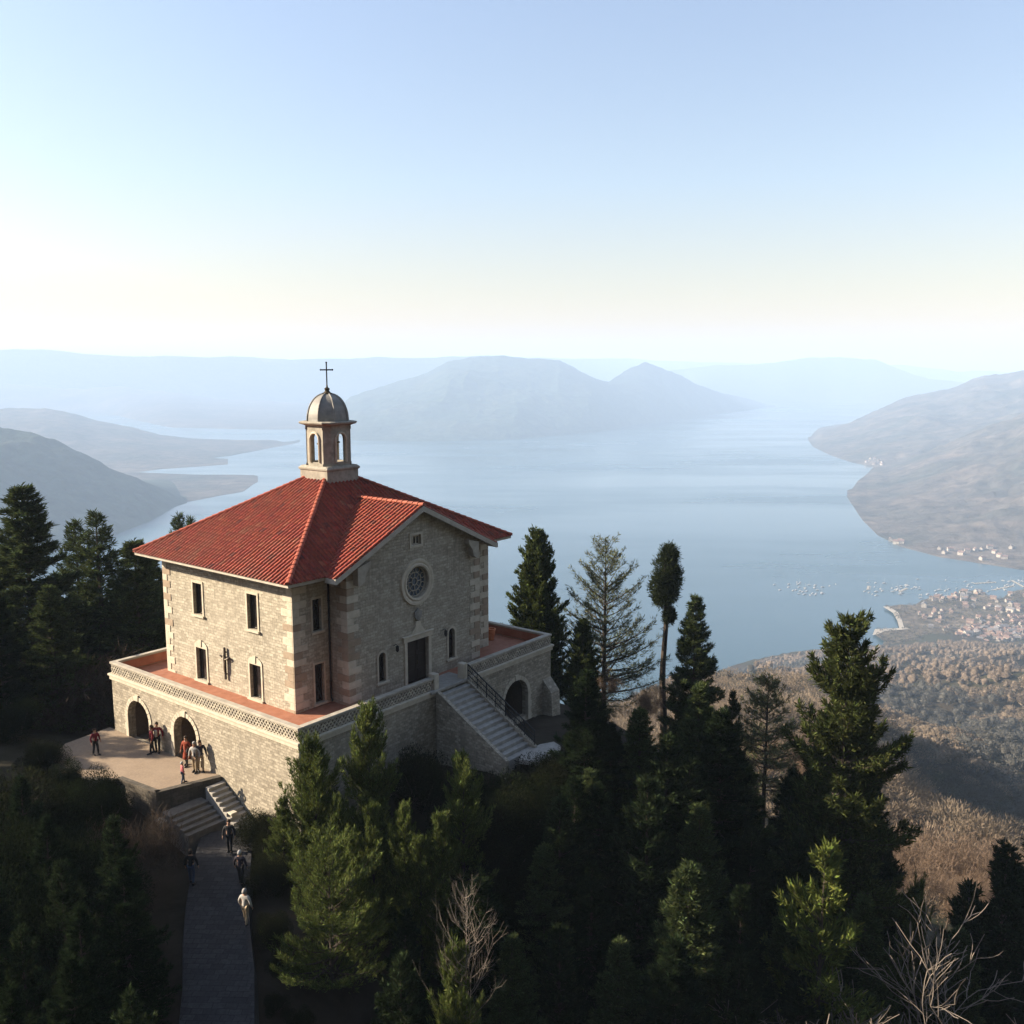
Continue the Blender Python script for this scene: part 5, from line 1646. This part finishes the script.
def post(px, py, z, label, h=.75, w_=.3):
    p_ = on_z(px, py, z); q = MB(); q.cbox(-w_ / 2, w_ / 2, -w_ / 2, w_ / 2, -.3, h - .12, .02); q.cbox(-w_ / 2 - .05, w_ / 2 + .05, -w_ / 2 - .05, w_ / 2 + .05, h - .12, h, .03)
    o = q.build('stone_post', M['pale']); o.location = p_; o.rotation_euler = (0, 0, BROT)
    tag(o, label, 'post', 'stone posts')
post(165, 833, -24.0, 'pale square stone post at the left foot of the entrance steps', .8, .55)
post(233, 826, -24.0, 'slim stone post at the right foot of the entrance steps', .8, .3)
sl_ = MB()
pl_ = [(9.2, -8.4), (8.2, -8.9), (8.6, -9.9), (10.0, -10.2), (11.2, -9.6), (11.5, -8.9), (10.7, -8.5)]
sl_.prism(pl_, lambda x, y, z: (x, y, z), -3.25, -3.02)
o = sl_.build('stair_landing', M['step']); o.location = BC; o.rotation_euler = (0, 0, BROT); tag(o, kind='structure')
for px, py, Y, s_, lb in ((524, 789, 45, .22, 'pale boulder lying in the dark below the stair landing'), (515, 808, 43, .18, 'flat grey boulder below the pale one under the stair')):
    p_ = at(px, py, Y); bm = bmesh.new(); bmesh.ops.create_icosphere(bm, subdivisions=2, radius=s_)
    for v in bm.verts: v.co *= 1 + .25 * math.sin(v.co.x * 9 + v.co.y * 7); v.co.z *= .6
    me = bpy.data.meshes.new('boulder'); bm.to_mesh(me); bm.free(); me.materials.append(M['step'])
    x_, y_ = p_[0], p_[1]
    for Yq in np.linspace(30, 56, 200):
        q = at(px, py, Yq)
        if q[2] < gz_(q[0], q[1]) + .1: x_, y_ = q[0], q[1]; break
    o = link('boulder', me); o.location = (x_, y_, gz_(x_, y_) + .1); tag(o, lb, 'boulder', 'boulders below the stair')

# ================================================================== PEOPLE
def skinned(name, verts, edges, radii, m, parent, sub=1, extra=None):
    me = bpy.data.meshes.new(name + '_cage'); me.from_pydata(verts, edges, [])
    o = bpy.data.objects.new(name + '_cage', me); COL.objects.link(o)
    md = o.modifiers.new('s', 'SKIN'); md.use_smooth_shade = True
    if not me.skin_vertices:
        bpy.context.view_layer.objects.active = o
    sv = me.skin_vertices[0].data
    for i, r_ in enumerate(radii):
        sv[i].radius = (r_, r_) if not hasattr(r_, '__len__') else r_
        sv[i].use_root = (i == 0)
    if sub:
        ss = o.modifiers.new('u', 'SUBSURF'); ss.levels = sub; ss.render_levels = sub
    dg = bpy.context.evaluated_depsgraph_get()
    out = bpy.data.meshes.new_from_object(o.evaluated_get(dg))
    bpy.data.objects.remove(o)
    out.name = name
    out.materials.clear(); out.materials.append(m)
    for p_ in out.polygons: p_.use_smooth = True
    if extra:                                     # fingers, nose and ears join the same surface mesh
        bm = bmesh.new(); bm.from_mesh(out)
        tmp = bpy.data.meshes.new('t'); tmp.from_pydata([tuple(v) for v in extra.v], [], extra.f); bm.from_mesh(tmp); bm.to_mesh(out); bm.free()
        for p_ in out.polygons: p_.use_smooth = True
    return link(name, out, parent)

def cloth(name, c): return m_plain(name, c, .85, 0, 30)
SKIN = m_plain('skin', (.40, .24, .17), .6, 0, 20)
HAIRS = [m_plain('brown_hair', (.04, .025, .015), .7), m_plain('grey_hair', (.25, .24, .23), .7)]
def person(x, y, z, face, top, legs, label, H=1.74, armL=(.12, .08), armR=(.12, .08), stride=.12, hair=0, coat=False, skirt=False, bag=None, hat=None):
    """face: compass heading in degrees (0 = away from the camera); arms: (outward, forward) hand offsets"""
    s_ = H / 1.74
    root = tag(empty('person', (x, y, z), -R(face)), label, 'person', 'people around the chapel')
    root.scale = (s_,) * 3
    st = stride
    J = {'pel': (0, 0, .93), 'sp': (0, .01, 1.12), 'ch': (0, .01, 1.32), 'nk': (0, 0, 1.47), 'hb': (0, .02, 1.56), 'ht': (0, .02, 1.68),
         'sl': (-.19, 0, 1.40), 'sr': (.19, 0, 1.40), 'hl': (-.09, 0, .90), 'hr': (.09, 0, .90),
         'kl': (-.10, st * .6 + .02, .50), 'kr': (.10, -st * .3 + .03, .50), 'al': (-.10, st, .09), 'ar': (.10, -st, .09), 'tl': (-.11, st + .17, .03), 'tr': (.11, -st + .17, .03)}
    for sd, arm, sg in (('l', armL, -1), ('r', armR, 1)):
        sh = Vector(J['s' + sd]); hand = sh + Vector((sg * arm[0], arm[1], -math.sqrt(max(.04, .54 ** 2 - arm[0] ** 2 - arm[1] ** 2))))
        el = (sh + hand) / 2 + Vector((sg * .05, -.06, 0)); J['e' + sd] = tuple(el); J['w' + sd] = tuple(hand)
        J['m' + sd] = tuple(hand + (hand - el).normalized() * .09)
    nm = ['pel', 'sp', 'ch', 'nk', 'hb', 'ht', 'sl', 'sr', 'hl', 'hr', 'kl', 'kr', 'al', 'ar', 'tl', 'tr', 'el', 'er', 'wl', 'wr', 'ml', 'mr']
    E_ = [('pel', 'sp'), ('sp', 'ch'), ('ch', 'nk'), ('nk', 'hb'), ('hb', 'ht'), ('ch', 'sl'), ('ch', 'sr'), ('pel', 'hl'), ('pel', 'hr'), ('hl', 'kl'), ('hr', 'kr'), ('kl', 'al'), ('kr', 'ar'), ('al', 'tl'), ('ar', 'tr'), ('sl', 'el'), ('sr', 'er'), ('el', 'wl'), ('er', 'wr'), ('wl', 'ml'), ('wr', 'mr')]
    Rr = {'pel': .12, 'sp': .115, 'ch': .13, 'nk': .055, 'hb': (.075, .085), 'ht': (.07, .08), 'sl': .06, 'sr': .06, 'hl': .085, 'hr': .085, 'kl': .055, 'kr': .055, 'al': .04, 'ar': .04, 'tl': .035, 'tr': .035, 'el': .04, 'er': .04, 'wl': .028, 'wr': .028, 'ml': (.034, .018), 'mr': (.034, .018)}
    ix = {k: i for i, k in enumerate(nm)}
    ex = MB()
    for sd, sg in (('l', -1), ('r', 1)):
        m_ = Vector(J['m' + sd]); d = (m_ - Vector(J['w' + sd])).normalized(); a_ = Vector((0, 1, 0)); a_ = (a_ - d * a_.dot(d)).normalized()
        for k, ln in enumerate((.068, .078, .074, .058)):
            b0 = m_ + a_ * (.024 - .016 * k) - d * .01; cu = Vector((-sg * .25, 0, 0))
            ex.tube([b0, b0 + d * ln * .5 + cu * .02, b0 + (d + cu * .8).normalized() * ln], [.009, .008, .006], 5)
        b0 = Vector(J['w' + sd]) + d * .03 + a_ * .02; ex.tube([b0, b0 + (a_ + d * .8).normalized() * .035, b0 + (a_ * .6 + d * 1.2).normalized() * .065], [.011, .009, .007], 5)
        ex.lathe([(.004, -.03), (.018, -.012), (.018, .016), (.004, .03)], (sg * .085, .02, 1.605), 6)
    ex.tube([(0, .095, 1.64), (0, .122, 1.605), (0, .098, 1.595)], [.008, .016, .01], 6)
    skinned('body', [J[k] for k in nm], [(ix[a_], ix[b_]) for a_, b_ in E_], [Rr[k] for k in nm], SKIN, root, 2, ex)
    for sg in (-1, 1):
        e = MB(); e.lathe([(.002, -.011), (.011, 0), (.002, .011)], (sg * .034, .092, 1.635), 6); e.build('eye', M['iron'], root)
    mo = MB(); mo.box(-.025, .025, .093, .101, 1.567, 1.575); mo.build('mouth', m_lip, root)
    tn_ = ['sp', 'ch', 'nk0', 'sl', 'sr', 'el', 'er', 'wl', 'wr', 'pel']
    J2 = dict(J); J2['nk0'] = (0, 0, 1.44)
    for a_ in 'lr': J2['w' + a_] = tuple(Vector(J['e' + a_]).lerp(Vector(J['w' + a_]), .9))
    i2 = {k: i for i, k in enumerate(tn_)}
    skinned('coat' if coat else 'jacket', [J2[k] for k in tn_], [(i2[a_], i2[b_]) for a_, b_ in (('sp', 'ch'), ('ch', 'nk0'), ('ch', 'sl'), ('ch', 'sr'), ('sl', 'el'), ('sr', 'er'), ('el', 'wl'), ('er', 'wr'), ('sp', 'pel'))],
            [.145, .16, .075, .082, .082, .06, .06, .045, .045, .155], top, root, 2)
    if skirt or coat:
        sk = MB(); sk.lathe([(.155, 1.0), (.175, .85), (.20, .62), (.23, .42 if coat else .35)], (0, .0, 0), 14, 1, .85); sk.build('skirt', top if coat else legs, root, smooth=True)
    if not skirt:
        ln_ = ['pel', 'hl', 'hr', 'kl', 'kr', 'al', 'ar']; i3 = {k: i for i, k in enumerate(ln_)}
        skinned('trousers', [J[k] for k in ln_], [(0, 1), (0, 2), (1, 3), (2, 4), (3, 5), (4, 6)], [.135, .10, .10, .075, .075, .06, .06], legs, root, 2)
    for sd in 'lr':
        a_, t_ = Vector(J['a' + sd]), Vector(J['t' + sd]); sh = MB(); sh.tube([a_ + Vector((0, -.06, -.045)), a_ + Vector((0, .02, -.03)), t_ + Vector((0, .02, .005)), t_ + Vector((0, .06, .0))], [.045, .058, .045, .02], 8); sh.build('shoe', M['iron'], root, smooth=True)
    hb = MB(); hb.lathe([(.092, -.10), (.108, -.03), (.106, .03), (.082, .085), (.03, .112)], (0, -.005, 1.665), 12, .92, 1.0)
    hb.v = [(v[0], v[1] - (.035 if v[2] < 1.64 else .0), v[2]) for v in hb.v]
    hb.build('hair' if hat is None else 'cap', HAIRS[hair] if hat is None else hat, root, smooth=True)
    if bag is not None:
        bg_ = MB(); bg_.cbox(-.15, .15, -.32, -.16, 1.0, 1.42, .04); bg_.build('backpack', bag, root)
    return root
m_lip = m_plain('lips', (.30, .10, .08), .6)
DKJ = cloth('dark_jacket', (.035, .03, .04)); KHA = cloth('khaki_trousers', (.34, .27, .18)); WHT = cloth('white_shirt', (.36, .35, .33)); RED = cloth('orange_red_coat', (.22, .04, .018)); MAR = cloth('maroon_jacket', (.17, .022, .03)); PNK = cloth('pink_top', (.50, .13, .14)); BLK = cloth('black_clothes', (.02, .02, .022)); JEA = cloth('blue_jeans', (.05, .07, .12))
CW = BC.z + CZ
def stand(px, py, z=CW): p_ = on_z(px, py, z); return p_[0], p_[1], z + .003
x, y, z = stand(201, 771.5); person(x, y, z, 150, DKJ, KHA, 'person in dark jacket and light trousers standing in the sun right of the arch', 1.80, armL=(.10, .16), hair=0)
x, y, z = stand(195.5, 772); person(x, y, z, 190, WHT, KHA, 'person in white shirt beside the dark-jacketed one by the right arch', 1.74, stride=.08, hair=1)
x, y, z = stand(187, 765.5); person(x, y, z, 200, RED, BLK, 'person in long orange-red coat inside the right archway', 1.72, coat=True)
x, y, z = stand(158, 752); person(x, y, z, 170, MAR, BLK, 'person in maroon jacket leaning close to the wall between the two arches', 1.80)
x, y, z = stand(152.5, 753.5); person(x, y, z, 240, MAR, BLK, 'person in maroon with a white backpack between the two arches', 1.70, bag=WHT)
x, y, z = stand(183, 783); person(x, y, z, 60, PNK, JEA, 'small child in pink top near the courtyard edge', 1.2, hat=WHT)
x, y, z = stand(96, 755); person(x, y, z, 120, cloth('crimson_jacket', (.13, .014, .026)), BLK, 'person in crimson jacket in the shade at the left end of the courtyard', 1.6)
def on_road(px, py):
    p_ = on_z(px, py, -24.6)
    for _ in range(6): p_ = on_z(px, py, float(np.interp(p_[1], [18, 25, 32.5, 39, 47], [-26.5, -25.8, -25.0, -24.55, -23.95])) + .06)
    return p_[0], p_[1], p_[2]
x, y, z = on_road(246, 925); person(x, y, z, 20, WHT, KHA, 'person in white top at the right kerb of the shaded road', 1.72, hair=1)
x, y, z = on_road(192, 884); person(x, y, z, 0, BLK, JEA, 'person in black at the left edge of the shaded road', 1.75)
x, y, z = on_road(241, 884); person(x, y, z, 10, DKJ, BLK, 'person in dark clothes and white cap on the right of the shaded road', 1.7, hat=WHT)
x, y, z = on_road(230, 852); person(x, y, z, 180, BLK, BLK, 'person in black at the right foot of the entrance steps', 1.72)

# ================================================================== WOODED HILLSIDE, VILLAGE, BOATS
def crowns(name, a0, a1, r0, r1, sp, nb, size, seed, hue):
    g = np.random.default_rng(seed)
    area = .5 * (r1 ** 2 - r0 ** 2) * R(a1 - a0); nC = int(area / sp ** 2)
    a_ = np.radians(g.uniform(a0, a1, nC)); r_ = np.sqrt(g.uniform(r0 ** 2, r1 ** 2, nC))
    x = r_ * np.sin(a_); y = r_ * np.cos(a_); z = ground(x, y)
    ok = z > LAKE_Z + 5; x, y, z = x[ok], y[ok], z[ok]; nC = len(x)
    dark = fbm(x / 160 + 5, y / 160 + 2, 3) + g.normal(0, .12, nC) > .27
    H = size * g.uniform(.7, 1.35, nC); 
    base = np.where(dark[:, None], np.array([.085, .082, .072]), np.array(hue) * (1 + .35 * fbm(x / 90, y / 90, 3))[:, None] * g.uniform(.88, 1.12, (nC, 1)))
    if nb < 300:
        bm = bmesh.new(); bmesh.ops.create_icosphere(bm, subdivisions=2, radius=1)
        sv = np.array([v.co[:] for v in bm.verts]); sf = np.array([[v.index for v in f.verts] for f in bm.faces]); bm.free()
        kp = (sv[sf].mean(1)[:, 2] > -.35); sf = sf[kp]
        jit = 1 + g.normal(0, .22, (nC, len(sv), 1))
        W_ = H * g.uniform(.17, .34, nC)
        DV = sv[None] * jit * np.stack([W_, W_, H * .30], 1)[:, None] + np.stack([x, y, z + H * .42], 1)[:, None]
        DF = (sf[None] + (np.arange(nC) * len(sv))[:, None, None]).reshape(-1, 3)
        DT = np.repeat(base, len(sf), 0) * g.uniform(.82, 1.18, (nC * len(sf), 1))
        od = link(name, raw_mesh(name, DV.reshape(-1, 3), DF, M['twig'], np.clip(DT, .01, 1), smooth=True)); tag(od, kind='stuff')
        nb = nb // 2 * 2
    ix = np.repeat(np.arange(nC), nb); m_ = len(ix)
    d = g.normal(size=(m_, 3)); d /= np.linalg.norm(d, axis=1, keepdims=True); d[:, 2] = np.abs(d[:, 2]) * 1.0 - .1
    P = np.stack([x, y, z + H * .45], 1)[ix] + d * (H[ix] * .50 * g.uniform(.6, 1.05, nC)[ix] * g.random(m_) ** .33)[:, None] * np.array([1, 1, .8])
    D = d + g.normal(0, .45, (m_, 3)) + [0, 0, .45]
    k_ = size / 9
    if nb > 300: V, Fq = blades(P, D, k_ * g.uniform(.5, 1.3, m_), k_ * g.uniform(.07, .2, m_), g)
    else: V, Fq = blades(P, D, k_ * g.uniform(.8, 1.6, m_), k_ * g.uniform(.4, .9, m_), g)
    T = np.clip(base[ix] * g.uniform(.8, 1.2, (m_, 1)), .01, 1)
    o = link(name + '_twigs', raw_mesh(name + '_twigs', V, Fq, M['twig'], T)); tag(o, kind='stuff')
    print(name, nC, len(Fq))
for i in range(26):
    a_ = rng.uniform(872, 1030); b_ = 806 + (a_ - 872) * .28 + rng.uniform(0, 75)
    tree_at('bare3', a_, b_, rng.uniform(105, 190) - (b_ - 800) * .35, rng.uniform(1.0, 1.4), 'hazy brown leafless tree on the sunlit crest right of the big fir', group='leafless trees on the sunlit crest', hmax=22, hmin=7)
crowns('hillside_wood', 6, 34, 130, 420, 7.0, 380, 10, 51, (.188, .150, .110))
crowns('valley_wood', 4, 33, 420, 900, 7.0, 190, 8.5, 52, (.188, .150, .110))
crowns('shore_wood', 2, 33, 900, 1750, 9.0, 60, 9.5, 53, (.18, .142, .108))

from mathutils.bvhtree import BVHTree
def bvh(o):
    me = o.data
    return BVHTree.FromPolygons([v.co[:] for v in me.vertices], [p_.vertices[:] for p_ in me.polygons])
lands = {k: bvh(bpy.data.objects[k]) for k in ('right_front_hills', 'right_back_hills', 'lake_shore', 'lake', 'left_lowland', 'central_mountain')}
def land_at(px, py, names):
    d = Vector(ray(px, py)).normalized(); best = None
    for k in names:
        h = lands[k].ray_cast(Vector((0, 0, 0)), d, 20000)
        if h[0] is not None and (best is None or h[3] < best[1]): best = (h[0], h[3])
    return best[0] if best else None

def clumps():
    g = np.random.default_rng(77); V = []; Fq = []; T = []; k = 0
    for i in range(520):
        p_ = land_at(g.uniform(878, 1026), g.uniform(592, 652), ['lake_shore'])
        if p_ is None or p_.z < LAKE_Z + 1: continue
        nb = 26; d = g.normal(size=(nb, 3)); d /= np.linalg.norm(d, axis=1, keepdims=True); d[:, 2] = np.abs(d[:, 2]); h_ = g.uniform(4, 8)
        v, f = blades(np.array(p_) + [0, 0, h_ * .35] + d * h_ * .4, d + g.normal(0, .4, (nb, 3)), np.full(nb, 2.4), np.full(nb, 1.1), g)
        V.append(v); Fq.append(f + k); k += len(v); T.append(np.tile((np.array([.10, .085, .065]) if g.random() < .6 else np.array([.045, .055, .035])) * g.uniform(.7, 1.3), (nb, 1)))
    tag(link('shore_trees', raw_mesh('shore_trees', np.vstack(V), np.vstack(Fq), M['twig'], np.vstack(T))), kind='stuff')
clumps()
WALLS = [m_plain('white_render', (.40, .36, .31), .85, 0, .3), m_plain('pink_render', (.34, .25, .20), .85, 0, .3), m_plain('grey_render', (.24, .225, .21), .85, 0, .3)]
ROOFS = [m_plain('village_roof_tile', (.17, .11, .09), .85, 0, .5), m_plain('village_roof_slate', (.16, .15, .15), .85, 0, .5)]
def house_mesh(w_, l_, h_, wm, rm, chim=True):
    q = MB(); q.mat(wm); hw, hl = w_ / 2, l_ / 2
    q.box(-hw, hw, -hl, hl, -4, h_)
    rh = w_ * .27
    for yy in (-hl, hl): q.face([(-hw, yy, h_ + .001), (hw, yy, h_ + .001), (0, yy, h_ + rh)])
    q.mat(rm); e = .6
    for sg in (1, -1):
        q.add([(sg * (hw + e), -hl - e, h_ - e * .54), (sg * (hw + e), hl + e, h_ - e * .54), (0, hl + e, h_ + rh + .02), (0, -hl - e, h_ + rh + .02),
               (sg * (hw + e), -hl - e, h_ - e * .54 + .25), (sg * (hw + e), hl + e, h_ - e * .54 + .25), (0, hl + e, h_ + rh + .3), (0, -hl - e, h_ + rh + .3)],
              [(0, 1, 2, 3), (4, 5, 6, 7), (0, 1, 5, 4), (1, 2, 6, 5), (2, 3, 7, 6), (3, 0, 4, 7)])
    q.mat(wm); q.box(hw * .4, hw * .4 + .8, -.4, .4, h_, h_ + rh + 1.0)
    q.mat(M['glass'])
    for zz in np.arange(1.0, h_ - 1.5, 3.0):
        for yy in np.linspace(-hl + 1.6, hl - 1.6, 4):
            for sg in (-1, 1): q.box(sg * hw - .06, sg * hw + .06, yy - .5, yy + .5, zz, zz + 1.5)
        for xx in np.linspace(-hw + 1.6, hw - 1.6, 3):
            for sg in (-1, 1): q.box(xx - .5, xx + .5, sg * hl - .06, sg * hl + .06, zz, zz + 1.5)
    return q
HP = []
for (w_, l_, h_, wi, ri, lb) in ((9, 12, 6, 0, 0, 'small white house with terracotta roof in the lakeside village'), (10, 15, 7, 1, 0, 'small pinkish house with terracotta roof in the lakeside village'),
                                 (9, 11, 6, 2, 1, 'small grey house with grey roof in the lakeside village'), (12, 20, 9, 0, 1, 'larger white building with grey roof in the lakeside village')):
    o = house_mesh(w_, l_, h_, WALLS[wi], ROOFS[ri]).build('house', None); tag(o, lb, 'house', 'houses of the lakeside village'); o.location = (0, 0, -9000); HP.append([o, False])
def house(px, py, names, k=None, s_=1., label=None, group=None):
    p_ = land_at(px, py, names)
    if p_ is None or p_.z < LAKE_Z + .5: return
    k = k if k is not None else rng.choice(4, p=[.45, .3, .15, .1])
    src = HP[k]
    if not src[1]: o = src[0]; src[1] = True
    else: o = src[0].copy(); COL.objects.link(o)
    o.location = p_; o.rotation_euler = (0, 0, rng.uniform(0, 3.14)); o.scale = (s_ * rng.uniform(.85, 1.2),) * 3
    if label: o['label'] = label; o['group'] = group
for i in range(74): house(rng.normal(1006, 13), rng.normal(634, 4), ['lake_shore'], None, .8)
for i in range(44): house(rng.normal(970, 11), rng.normal(634, 5), ['lake_shore'], None, .75)
for i in range(44): house(rng.uniform(988, 1026), rng.uniform(594, 626), ['lake_shore'], None, .75)
for i in range(26): house(rng.uniform(915, 992), rng.uniform(604, 630), ['lake_shore'], None, .7)
for i in range(34): house(rng.uniform(930, 985), rng.uniform(591, 602), ['lake_shore'], None, .7)
FL = 'pale house on the far wooded shore across the bay'
for i in range(6): house(rng.normal(897, 4), rng.uniform(537, 544), ['right_front_hills'], 0, 1.2, FL, 'houses on the far shore')
for i in range(14): house(rng.uniform(925, 1015), 546 + rng.uniform(0, 14), ['right_front_hills'], 0, 1.1, FL, 'houses on the far shore')
FL2 = 'tiny pale house on the low point of the far right shore'
for i in range(13): house(rng.uniform(848, 884), 458 + rng.uniform(0, 9), ['right_back_hills'], 0, 1.1, FL2, 'houses on the low point')

def boat_mesh(L_, wm, cab):
    q = MB(); q.mat(wm); B = L_ * .17
    st = [(-.5, .75, .9), (-.3, 1, .85), (0, 1.05, .85), (.25, .85, .95), (.42, .4, 1.1), (.5, .04, 1.25)]
    vs = []
    for t_, b_, z_ in st:
        x_ = t_ * L_; vs += [(x_, -B * b_, z_), (x_, -B * b_ * .7, -.3), (x_, B * b_ * .7, -.3), (x_, B * b_, z_)]
    fs = []
    for i in range(len(st) - 1):
        for k in range(4): fs.append((i * 4 + k, i * 4 + (k + 1) % 4, (i + 1) * 4 + (k + 1) % 4, (i + 1) * 4 + k))
    fs += [(0, 1, 2, 3), tuple(range(len(vs) - 4, len(vs)))]
    q.add(vs, fs)
    q.cbox(-L_ * .22, L_ * .16, -B * .6, B * .6, .86, 2.1, .15); q.mat(M['glass']); q.box(-L_ * .18, L_ * .12, -B * .61, B * .61, 1.45, 1.85)
    if cab: q.mat(M['pale']); q.tube([(L_ * .05, 0, 1.9), (L_ * .05, 0, L_ * 1.15)], .09, 5); q.tube([(L_ * .05, 0, 2.6), (-L_ * .38, 0, 2.5)], .08, 5)
    return q
BM = m_plain('boat_white', (.38, .38, .38), .4, 0, 1)
BP = []
for L_, cab, lb in ((9, False, 'tiny white motor boat moored on the lake off the village'), (11, True, 'tiny white sailing boat moored on the lake off the village')):
    o = boat_mesh(L_, BM, cab).build('boat', None); tag(o, lb, 'boat', 'boats moored off the village'); o.location = (0, 0, -9000); BP.append([o, False])
def boat(px, py):
    p_ = on_z(px, py, LAKE_Z); k = int(rng.random() < .4); src = BP[k]
    if not src[1]: o = src[0]; src[1] = True
    else: o = src[0].copy(); COL.objects.link(o)
    o.location = p_; o.rotation_euler = (0, 0, rng.normal(.4, .5)); o.scale = (rng.uniform(.75, 1.15),) * 3
for i in range(34): boat(rng.choice([787, 805, 822], p=[.4, .3, .3]) + rng.normal(0, 7), rng.normal(590, 4.5))
for i in range(10): boat(rng.normal(872, 8), rng.normal(590, 5))
for i in range(22): boat(rng.normal(900, 10), rng.normal(589, 3.5))
for i in range(26): boat(rng.uniform(918, 995), rng.uniform(578, 600))
for i in range(16): boat(rng.uniform(985, 1024), rng.uniform(580, 592))
for i, (a_, b_, l_) in enumerate(((985, 583, 60), (1003, 588, 80), (903, 590, 45), (868, 588, 40), (1018, 584, 70))):
    q = MB(); q.box(-l_ / 2, l_ / 2, -2.2, 2.2, .5, .9)
    for x in np.linspace(-l_ / 2 + 1, l_ / 2 - 1, 8): q.tube([(x, -2, -1), (x, -2, 2)], .25, 6); q.tube([(x, 2, -1), (x, 2, 2)], .25, 6)
    for x in np.linspace(-l_ / 2 + 4, l_ / 2 - 4, 6): q.box(x - .5, x + .5, -5.5 - (i % 2), -2.2, .52, .85)
    o = q.build('jetty', M['coping']); o.location = on_z(a_, b_, LAKE_Z); o.rotation_euler = (0, 0, .25 + .3 * i)
    tag(o, ['long pale jetty right of the low harbour point', 'jetty by the village shore, longest of the five', 'jetty among the boats left of the harbour point', 'short jetty farthest out among the moored boats', 'jetty at the right edge of the photo'][i], 'jetty', 'jetties in the harbour')
